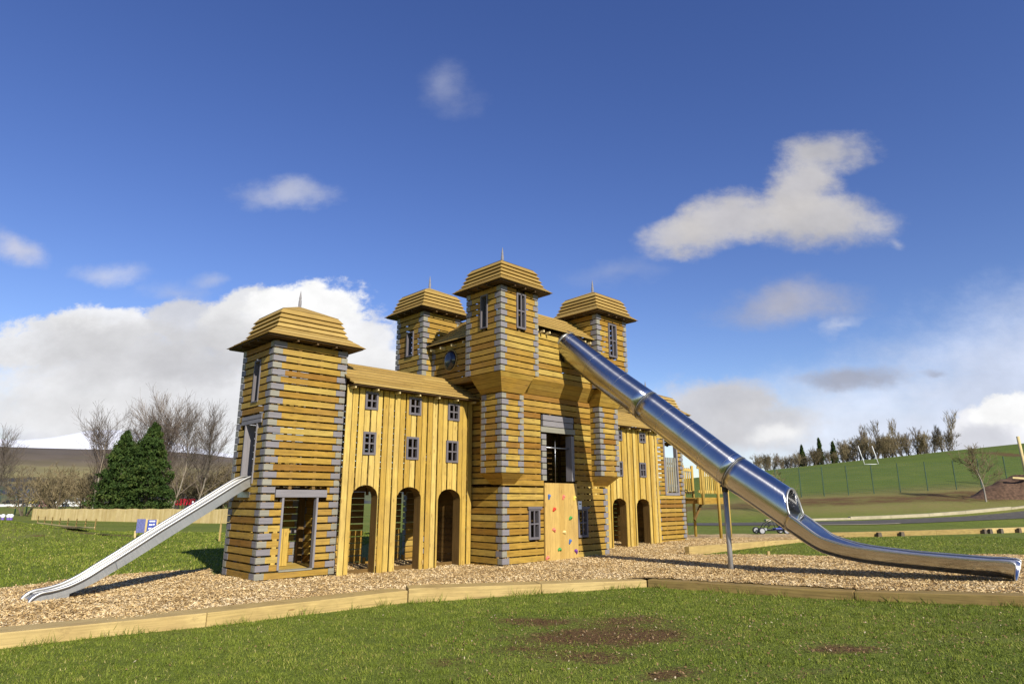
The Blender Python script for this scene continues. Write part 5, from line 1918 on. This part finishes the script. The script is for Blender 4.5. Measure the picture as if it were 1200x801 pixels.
# wire fence with rails by the puddle
t = thing('wire_fence', (-25, 37.5, 0), 'low post and wire fence with pale rails in front of the board fence', 'fence')
A, B = Vector((-29.2, 41.0)), Vector((-21.0, 33.6))
for k in range(8):
    q = A.lerp(B, k / 7); mb = MB(); z = ground(q.x, q.y)
    mb.box((q.x - .022, q.y - .022, z - .1), (q.x + .022, q.y + .022, z + .62), .5); mb.build('fence_post', M['sleeper_old'], t)
mb = MB()
for k in range(7):
    a, b = A.lerp(B, k / 7), A.lerp(B, (k + 1) / 7)
    for z, hh, tt in ((.20, .05, .9), (.55, .008, .2), (.4, .008, .2)):
        mb.bar((a.x, a.y - .04, ground(a.x, a.y) + z), (b.x, b.y - .04, ground(b.x, b.y) + z), .03, hh, tt)
build_parts(mb, 'rail', M['fence_board'], t, 0.2)
# puddles
def blob(name, x, y, rx, ry, m, rot=0, lift=.025):
    mb = MB(); pts = []
    for k in range(36):
        an = 2 * math.pi * k / 36
        q = 1 + .22 * noise.noise(Vector((math.cos(an) * 1.5 + x, math.sin(an) * 1.5, y)))
        a, b = rx * q * math.cos(an), ry * q * math.sin(an)
        pts.append((x + a * math.cos(rot) - b * math.sin(rot), y + a * math.sin(rot) + b * math.cos(rot)))
    zz = max(ground(*p_) for p_ in pts) + lift * .3
    mb.quad([(a, b, zz) for a, b in pts], .5)
    o = mb.build(name, m, None, loc=(0, 0, 0)); tag(o, kind='structure')


blob('puddle', -20.0, 30.2, 1.7, .5, M['water'], -.7)
blob('puddle', -17.4, 28.5, .6, .14, M['water'], -.3)

# far left: slate-roofed building, wall, parked vehicles
def far(px_, Y):
    return (px_ - 600) / 752 * (Y * .972 + .4)


Y = 222
t = thing('far_house', (far(22, Y), Y + 6, ground(far(22, Y), Y + 6)), 'long low building with a dark slate gable roof at the far left', 'building')
x0, x1, zg = far(9, Y), far(38, Y), ground(far(22, Y), Y)
mb = MB(); mb.box((x0, Y + 4, zg - .5), (x1, Y + 10, zg + 3.0)); mb.build('wall', M['render'], t)
mb = MB()
mb.hexa([(x0 - .4, Y + 3.6, zg + 3.0), (x1 + .4, Y + 3.6, zg + 3.0), (x1 + .4, Y + 10.4, zg + 3.0), (x0 - .4, Y + 10.4, zg + 3.0), (x0 + 2.4, Y + 6.9, zg + 5.6), (x1 - 2.4, Y + 6.9, zg + 5.6), (x1 - 2.4, Y + 7.1, zg + 5.6), (x0 + 2.4, Y + 7.1, zg + 5.6)])
mb.build('roof', M['slate'], t)
mb = MB()
for k in range(4):
    xx = x0 + 1 + k * 2.1
    mb.box((xx, Y + 3.95, zg + .9), (xx + .9, Y + 3.995, zg + 2.1), .5)
build_parts(mb, 'window', M['glassdark'], t, 0.05)
mb = MB(); mb.box((far(3, Y), Y - 2, ground(far(50, Y), Y) - .4), (far(104, Y), Y - 1.7, ground(far(50, Y), Y) + .75))
o = mb.build('white_wall', M['white'], None, loc=(far(50, Y), Y - 2, ground(far(50, Y), Y))); tag(o, 'long low white wall across the far left of the field', 'wall')


def car(px_, Y, col, label, L=4.2, H=1.45, rz=0, z_up=0.0):
    x = far(px_, Y); z = ground(x, Y) + z_up
    t = thing('parked_car', (x, Y, z), label, 'car', 'vehicles parked at the far left')
    fr = lambda a, b, c_: Vector((x + a, Y + b, z + c_))
    mb = MB(fr)
    h = L / 2; wd = .85
    prof = [(-h, .3), (-h, .75), (-h * .55, .85), (-h * .3, H), (h * .4, H), (h * .7, .9), (h, .8), (h, .3)]
    ra = [(a, -wd, c_) for a, c_ in prof]; rb = [(a, wd, c_) for a, c_ in prof]
    mb.loft([ra + [ra[0]], rb + [rb[0]]], False, .5); mb.quad(ra, .5); mb.quad(rb, .5)
    mb.build('body', M[col], t)
    mb = MB(fr)
    q = [(-h * .48, .92), (-h * .28, H - .07), (h * .36, H - .07), (h * .58, .94)]
    mb.quad([(a, -wd - .012, c_) for a, c_ in q], .5); mb.build('side_window', M['glassdark'], t)
    for a in (-h * .62, h * .62):
        mb = MB(fr); mb.tube([(a, -wd - .03, .32), (a, -wd + .18, .32)], .32, 14, True); mb.build('wheel', M['tyre'], t)


car(15, 216, 'black', 'dark parked car at the left end of the row in front of the slate-roofed building', z_up=.7)
car(27, 217, 'black', 'dark parked car right of another dark car in front of the slate-roofed building', z_up=.7)
car(43, 216, 'yellow', 'small pale yellow parked car at the far left', 2.6, 1.7, z_up=.8)
car(66, 216, 'white', 'white parked car left of the other white ones at the far left', 4.6, z_up=.7)
car(77, 217, 'white', 'white parked car in the middle of the far row, taller than its neighbour', 4.0, 1.7, z_up=.7)
car(96, 215, 'white', 'long white van at the right end of the far row', 5.2, 1.9, z_up=.7)
x = far(53, 217); z = ground(x, 217)
t = thing('pink_kiosk', (x, 217, z), 'tall narrow pink hut among the vehicles at the far left', 'hut')
mb = MB(); mb.box((x - .8, 216.2, z - .2), (x + .8, 218, z + 2.6)); mb.build('wall', M['pink'], t)
mb = MB(); mb.hexa([(x - .95, 216.0, z + 2.6), (x + .95, 216.0, z + 2.6), (x + .95, 218.2, z + 2.6), (x - .95, 218.2, z + 2.6), (x - .1, 216.3, z + 3.3), (x + .1, 216.3, z + 3.3), (x + .1, 217.9, z + 3.3), (x - .1, 217.9, z + 3.3)]); mb.build('roof', M['pink'], t)
for px_, lab in ((70, 'dark round shrub behind the white cars, left of two'), (97, 'dark round shrub behind the white van, right of two')):
    conifer('dark_shrub', far(px_, 224), 224, 4.2, 1.9, int(px_), lab, 1600, leaf=.5)
# dark lamp posts / ball-stop posts at the left
for px_, lab in ((4, 'thin dark pole at the left edge of the far field'), (24, 'thin dark pole in front of the slate-roofed building'), (37, 'thin dark pole right of the slate-roofed building'), (49.5, 'thin dark pole beside the pink hut')):
    x = far(px_, 70); z = ground(x, 70)
    mb = MB(); mb.tube([(x, 70, z - .2), (x, 70, z + 2.6)], [.07, .055], 8, True)
    o = mb.build('dark_pole', M['greenpost'], None, loc=(x, 70, z)); tag(o, lab, 'pole', 'dark poles at the far left')
# red trailer and blue board behind the fence
x = -54.5; z = ground(x, 110)
t = thing('red_container', (x, 110, z), 'bright red low container beyond the board fence, right of the conifers', 'container')
mb = MB(); mb.box((x - 1.5, 109.3, z + .75), (x + 1.4, 110.8, z + 1.8)); o = mb.build('box', M['red'], t); bevel(o, .04)
mb = MB()
for k in range(9):
    mb.box((x - 1.45 + k * .32, 109.255, z + .82), (x - 1.33 + k * .32, 109.297, z + 1.74))
mb.build('ribs', M['red'], t)
for a in (-.9, .8):
    mb = MB(); mb.tube([(x + a, 109.35, z + .36), (x + a, 109.6, z + .36)], .36, 16, True); mb.build('wheel', M['tyre'], t)
x = -27.6; z = ground(x, 58)
t = thing('blue_board', (x, 58, z), 'small blue and white board on legs behind the fence, seen under the open slide', 'sign')
mb = MB(); mb.box((x - .45, 57.97, z + .75), (x + .35, 58.0, z + 1.25)); b_ = mb.build('sign_board', M['blue'], t)
mb = MB(); mb.box((x - .2, 57.955, z + .85), (x + .1, 57.968, z + 1.05)); mb.build('white_panel', M['white'], b_)
for a in (-.4, .45):
    mb = MB(); mb.box((x + a - .05, 58.002, z - .1), (x + a + .05, 58.08, z + 1.4)); mb.build('leg', M['white'], t)

# ------------------------------------------------------------------ right background things
# weldmesh fence on the bank
t = thing('mesh_fence', (34, 57, ground(34, 57)), 'green weldmesh sports fence with slim posts on the grass bank', 'fence')
PX = [(22.9, 57), (25.0, 57), (26.98, 57), (29.1, 57), (31.3, 57), (33.6, 57), (36.0, 57), (38.5, 57), (40.9, 57.3), (43.6, 57.8), (47.2, 58.5), (51, 59)]
for (x, y) in PX:
    z = ground(x, y); mb = MB(); mb.box((x - .026, y - .026, z - .2), (x + .026, y + .026, z + 2.5)); mb.build('fence_post', M['greenpost'], t)
mb = MB()
for (a, b), (c_, d_) in zip(PX, PX[1:]):
    n0 = len(mb.v)
    q = [Vector((a, b + .05, ground(a, b) + .05)), Vector((c_, d_ + .05, ground(c_, d_) + .05)), Vector((c_, d_ + .05, ground(c_, d_) + 2.5)), Vector((a, b + .05, ground(a, b) + 2.5))]
    mb.quad(q, .5, raw=True)
mb.build('mesh_panels', M['net'], t)
# goal
gx0, gx1, gy_ = 42.6, 44.3, 79
zg = ground(43.4, gy_)
t = thing('goal_frame', (43.4, gy_, zg), 'white portable goal with two leaning uprights standing on the grass bank', 'goal')
for x in (gx0, gx1):
    mb = MB()
    mb.tube([(x + .1, gy_, zg), (x - .42, gy_, zg + 2.25)], .042, 8, True)
    mb.build('upright', M['white'], t)
    mb = MB()
    mb.tube([(x + .1, gy_, zg + .06), (x + .75, gy_ + 1.2, zg + .06), (x - .15, gy_, zg + 1.0)], .03, 8, True)
    mb.build('stay', M['white'], t)
mb = MB(); mb.tube([(gx0 + .1, gy_, zg + .06), (gx1 + .1, gy_, zg + .06)], .03, 8, True); mb.build('ground_bar', M['white'], t)
# tall timber post at the right edge
z = ground(43.9, 56)
mb = MB(); mb.tube([(44.0, 56, z - .3), (43.85, 56, z + 4.35)], [.13, .12], 12, True, .8)
o = mb.build('timber_pole', M['fence_board'], None, loc=(44, 56, z)); tag(o, 'tall round timber pole cut by the right edge of the photo', 'pole')
# soil mound with sleepers on it
mb = MB()
nA, nR = 40, 16
rows = []
for j in range(nR + 1):
    f = j / nR; row = []
    for k in range(nA):
        an = 2 * math.pi * k / nA
        x = 40.8 + 5.2 * (1 - f) * math.cos(an); y = 52.2 + 1.9 * (1 - f) * math.sin(an)
        h = 1.45 * sm(0, .75, f) * (1 - .35 * sm(0, -1, -(x - 40.8) / -5.2) if False else 1)
        h *= (1 + .35 * noise.noise(Vector((x * .9, y * .9, 2))))
        row.append((x, y, ground(x, y) - .1 + h))
    rows.append(row)
mb.loft(rows, False, .5, True)
o = mb.build('soil_mound', M['soil'], None, loc=(40.8, 52.2, ground(40.8, 52.2))); tag(o, 'heap of dark brown soil behind the young birch', 'soil heap')
ml = MB()
for k, (a, b) in enumerate(((39.2, 40.3), (40.4, 41.3), (41.4, 42.6))):
    mb = MB(); z = ground(40.5, 52) + 1.42 - .1 * k
    mb.bar((a, 51.4 - .1 * k, z + .02), (b, 51.3 - .1 * k, z - .06), .2, .14, .8)
    o = mb.build('loose_sleeper', M['fence_board'], None, loc=((a + b) / 2, 51.4, z)); tag(o, 'pale loose sleeper lying on top of the soil heap, ' + ('left one', 'middle one', 'right one')[k] + ' of three', 'sleeper', 'sleepers on the soil heap')

# ------------------------------------------------------------------ pedal kart
kx, ky = 11.5, 29.6
kz = ground(kx, ky) + .03
kart = thing('pedal_kart', (kx, ky, kz), 'small black pedal kart with white wheel hubs parked beyond the chips under the tube slide', 'kart')
fr = lambda a, b, c_: Vector((kx + a, ky + b, kz + c_))
for a, b in ((-.56, -.36), (.52, -.36), (-.56, .36), (.52, .36)):
    mb = MB(fr)
    rw = .15
    mb.tube([(a, b - .045, rw), (a, b - .03, rw), (a, b + .03, rw), (a, b + .045, rw)], [rw * .85, rw, rw, rw * .85], 20, True)
    w_ = mb.build('wheel', M['tyre'], kart)
    mb = MB(fr); mb.tube([(a, b - .052, rw), (a, b + .052, rw)], .10, 16, True); mb.build('hub', M['polegrey'], w_)
mb = MB(fr)
mb.tube([(-.56, 0, .18), (-.2, 0, .2), (.3, 0, .16), (.55, 0, .17)], .035, 8, True)
mb.tube([(-.56, -.33, .15), (-.56, .33, .15)], .02, 8, True); mb.tube([(.52, -.33, .15), (.52, .33, .15)], .02, 8, True)
mb.tube([(-.25, -.2, .17), (-.25, .2, .17), (.45, .18, .15), (.45, -.18, .15), (-.25, -.2, .17)], .022, 8, True)
mb.build('frame', M['black'], kart)
mb = MB(fr)
mb.tube([(-.45, -.18, .2), (-.3, -.18, .42), (.05, -.18, .62), (.28, -.18, .5), (.4, -.18, .28)], .016, 8, True)
mb.tube([(-.45, .18, .2), (-.3, .18, .42), (.05, .18, .62), (.28, .18, .5), (.4, .18, .28)], .016, 8, True)
mb.tube([(.0, -.18, .6), (.12, -.18, .2)], .014, 8, True)
mb.build('roll_bar', M['black'], kart)
mb = MB(fr)
mb.box((.1, -.17, .2), (.42, .17, .26)); mb.hexa([(.36, -.17, .26), (.42, -.17, .26), (.42, .17, .26), (.36, .17, .26), (.5, -.15, .52), (.55, -.15, .52), (.55, .15, .52), (.5, .15, .52)])
o = mb.build('seat', M['blue'], kart); bevel(o, .02)
mb = MB(fr)
mb.tube([(-.2, 0, .2), (-.08, 0, .42)], .014, 8, True)
mb.tube([(-.08 + .03 * math.sin(k * .5236), .12 * math.cos(k * .5236), .42 + .11 * math.sin(k * .5236)) for k in range(13)], .014, 6, False)
mb.build('steering_wheel', M['black'], kart)
mb = MB(fr); mb.box((-.42, -.2, .16), (-.28, -.1, .26)); mb.box((-.42, .1, .16), (-.28, .2, .26)); o = build_parts(mb, 'pedal', M['galv'], kart, 0.02)

# ================================================================== CAMERA, LIGHT, SKY
cd = bpy.data.cameras.new('camera')
cam = bpy.data.objects.new('camera', cd); COL.objects.link(cam)
cam.location = (0, 0, 1.65)
cam.rotation_euler = (R(90 + 13.6412), 0, 0)
cd.sensor_width = 36; cd.lens = 752 / 1200 * 36
cd.clip_end = 8000; cd.clip_start = .1
S.camera = cam

LU, LV = .40, 1.65
lx_, ly_ = LU * UX + LV * VX, LU * UY + LV * VY
sun_dir = Vector((lx_, ly_, -1)).normalized()       # travel direction of the light
sd = bpy.data.lights.new('sun', 'SUN'); sun = bpy.data.objects.new('sun', sd); COL.objects.link(sun)
sd.energy = 5.0; sd.angle = R(.53); sd.color = (1.0, .94, .84)
sun.rotation_euler = sun_dir.to_track_quat('-Z', 'Y').to_euler()
el = math.asin(-sun_dir.z)
az = math.atan2(-sun_dir.x, -sun_dir.y)             # azimuth of the sun, from +Y towards +X

world = bpy.data.worlds.new('World'); S.world = world; world.use_nodes = True
t = NT(world.node_tree)
bg = t.n['Background']
sky = t.new('ShaderNodeTexSky', sky_type='NISHITA'); sky.sun_disc = False
sky.sun_elevation = el; sky.sun_rotation = az
sky.altitude = 200; sky.air_density = 1.0; sky.dust_density = .08; sky.ozone_density = 2.0
vec = t.new('ShaderNodeTexCoord').outputs['Generated']
sep = t.new('ShaderNodeSeparateXYZ'); t.l.new(vec, sep.inputs[0])
ay = t.math('MAXIMUM', t.math('ABSOLUTE', sep.outputs[1]), .08)
X = t.math('DIVIDE', sep.outputs[0], ay); Z = t.math('DIVIDE', sep.outputs[2], ay)
cb_ = t.new('ShaderNodeCombineXYZ'); t.l.new(X, cb_.inputs[0]); t.l.new(t.math('MULTIPLY', Z, 1.35), cb_.inputs[1]); t.l.new(t.math('SIGN', sep.outputs[1]), cb_.inputs[2])
P0 = cb_.outputs[0]
nw = t.new('ShaderNodeTexNoise'); nw.inputs['Scale'].default_value = 4.5; nw.inputs['Detail'].default_value = 7; nw.inputs['Roughness'].default_value = .58
t.l.new(P0, nw.inputs['Vector'])
sc_ = t.new('ShaderNodeSeparateColor'); t.l.new(nw.outputs['Color'], sc_.inputs[0])
Xw = t.math('ADD', X, t.math('MULTIPLY', t.math('SUBTRACT', sc_.outputs[0], .5), .16))
Zw = t.math('ADD', Z, t.math('MULTIPLY', t.math('SUBTRACT', sc_.outputs[1], .5), .11))
fine = t.math('ADD', t.math('MULTIPLY', t.noise(P0, 15, 8, .66), .8), t.math('MULTIPLY', t.noise(P0, 48, 6, .7), .2))

PIT = R(13.6412); CP, SP = math.cos(PIT), math.sin(PIT)


def sky_xz(px_, py):
    a, b = (px_ - 600) / 752, (400.5 - py) / 752
    y = CP - b * SP
    return a / y, (SP + b * CP) / y


def blob_d(px_, py, rx, ry, rot=0.0, soft=.35, dens=1.0, fin=.35):
    cx, cz = sky_xz(px_, py)
    x1, z1 = sky_xz(px_ + rx, py - ry)
    ax_, az_ = abs(x1 - cx), abs(z1 - cz)
    dx = t.math('SUBTRACT', Xw, cx); dz = t.math('SUBTRACT', Zw, cz)
    if rot:
        c, s_ = math.cos(rot), math.sin(rot)
        dx, dz = t.math('ADD', t.math('MULTIPLY', dx, c), t.math('MULTIPLY', dz, s_)), t.math('SUBTRACT', t.math('MULTIPLY', dz, c), t.math('MULTIPLY', dx, s_))
    d = t.math('SQRT', t.math('ADD', t.math('POWER', t.math('DIVIDE', t.math('ABSOLUTE', dx), ax_), 2.0), t.math('POWER', t.math('DIVIDE', t.math('ABSOLUTE', dz), az_), 2.0)))
    v = t.math('ADD', t.math('SUBTRACT', 1.0, d), t.math('MULTIPLY', t.math('SUBTRACT', fine, .5), fin * 1.7))
    return t.math('MULTIPLY', t.range(v, -.05, soft * 1.2, 0, 1, True), dens)


GREY, WARM, WHITE, DARK = (4.3, 4.2, 4.3), (5.6, 5.4, 5.4), (7.9, 7.9, 8.0), (3.4, 3.5, 4.2)
CL = [  # px, py, rx, ry, rot, soft, dens, fine, colour   (far to near)
    (1190, 455, 420, 135, .30, .75, .92, .35, (6.3, 6.9, 8.5)),
    (1030, 530, 400, 105, 0, .75, .85, .3, (7.1, 7.6, 8.8)),
    (180, 480, 330, 118, 0, .5, .97, .45, (7.9, 7.9, 8.1)),
    (60, 402, 105, 34, 0, .22, .95, .75, (7.9, 7.9, 8.0)),
    (118, 386, 70, 30, -.1, .22, .95, .8, (8.6, 8.6, 8.7)),
    (240, 378, 80, 36, 0, .25, .9, .8, (6.9, 6.9, 7.1)),
    (310, 372, 70, 40, .1, .22, .95, .8, (7.8, 7.8, 7.9)),
    (370, 372, 78, 50, .1, .2, 1.0, .75, (9.3, 9.3, 9.3)),
    (428, 398, 55, 44, -.1, .25, .95, .75, (8.6, 8.6, 8.8)),
    (380, 420, 130, 60, 0, .4, 1.0, .5, (8.3, 8.3, 8.4)),
    (445, 450, 80, 55, 0, .4, .9, .6, (8.8, 8.8, 8.9)),
    (120, 418, 160, 52, -.05, .5, .9, .6, (6.3, 6.3, 6.5)),
    (255, 412, 120, 46, .25, .6, .8, .6, (5.9, 5.9, 6.1)),
    (215, 432, 190, 26, .05, .9, .6, .5, (5.3, 5.3, 5.6)),
    (130, 488, 270, 58, 0, .8, 1.0, .4, (7.9, 7.9, 8.05)),
    (60, 440, 120, 20, .05, .9, .6, .6, (7.4, 7.4, 7.6)),
    (30, 517, 70, 12, 0, .9, .6, .5, (6.0, 6.1, 6.8)),
    (15, 288, 55, 24, -.45, .8, .75, .5, (6.4, 6.4, 7.2)),
    (125, 321, 60, 16, 0, .9, .6, .6, (6.0, 6.2, 7.1)),
    (250, 323, 32, 10, 0, .9, .45, .6, (5.6, 5.9, 6.9)),
    (210, 340, 60, 18, 0, .9, .4, .6, (5.4, 5.7, 6.8)),
    (335, 230, 75, 21, .05, .8, .72, .5, (5.6, 5.8, 6.8)),
    (535, 103, 50, 34, -.5, 1.0, .42, .6, (4.4, 4.7, 6.0)),
    (715, 318, 75, 20, .15, 1.0, .32, .6, (4.9, 5.2, 6.5)),
    (832, 486, 66, 50, 0, .4, .9, .6, (5.9, 5.8, 6.0)),
    (885, 512, 85, 36, 0, .5, .9, .6, (6.3, 6.3, 6.6)),
    (905, 520, 42, 15, 0, .6, .75, .6, (9.0, 9.0, 9.0)),
    (795, 272, 62, 26, .25, .6, .85, .5, (5.9, 5.7, 5.7)),
    (860, 258, 95, 36, .22, .5, .9, .5, WARM),
    (960, 256, 84, 42, .0, .55, .95, .5, (5.3, 5.15, 5.2)),
    (935, 222, 56, 42, .5, .5, .9, .5, WARM),
    (972, 186, 70, 26, .1, .6, .88, .55, (5.3, 5.2, 5.4)),
    (925, 352, 98, 33, .12, .8, .75, .5, (4.7, 4.55, 4.9)),
    (975, 378, 38, 10, .5, .9, .5, .6, (6.4, 6.6, 7.4)),
    (985, 446, 76, 20, .14, .7, .8, .6, DARK),
    (1085, 430, 24, 8, 0, .8, .6, .6, DARK),
    (1040, 284, 16, 8, 0, .9, .5, .5, (4.9, 5.1, 6.1)),
    (1172, 497, 62, 34, 0, .2, .95, .75, (8.6, 8.6, 8.9)),
    (1192, 482, 50, 22, 0, .2, .95, .75, (9.5, 9.5, 9.5)),
    (1150, 512, 50, 26, 0, .5, .85, .6, (6.2, 6.3, 6.9)),
]
hs = t.new('ShaderNodeHueSaturation'); t.l.new(sky.outputs[0], hs.inputs['Color'])
hs.inputs['Saturation'].default_value = 1.22; hs.inputs['Value'].default_value = 1.32; hs.inputs['Hue'].default_value = .522
col = hs.outputs[0]
tex = t.range(t.noise(P0, 7.0, 6, .6), .3, .7, .86, 1.12)
ahead = t.range(sep.outputs[1], 0.0, .12)       # these clouds stand in the half of the sky beyond the castle
for (a, b, rx, ry, ro, so, de, fi, cc) in CL:
    m_ = t.math('MULTIPLY', blob_d(a, b, rx, ry, ro, so, de, fi), ahead)
    c2 = t.mix(1.0, (*cc, 1), tex, 'MULTIPLY')
    col = t.mix(m_, col, c2)
t.l.new(col, bg.inputs[0])
bg.inputs[1].default_value = .078

S.view_settings.view_transform = 'Standard'
S.view_settings.look = 'None'
S.view_settings.gamma = 1
S.view_settings.use_curve_mapping = False
S.view_settings.exposure = 0.45
S.cycles.max_bounces = 8
S.cycles.diffuse_bounces = 2
S.cycles.transparent_max_bounces = 12
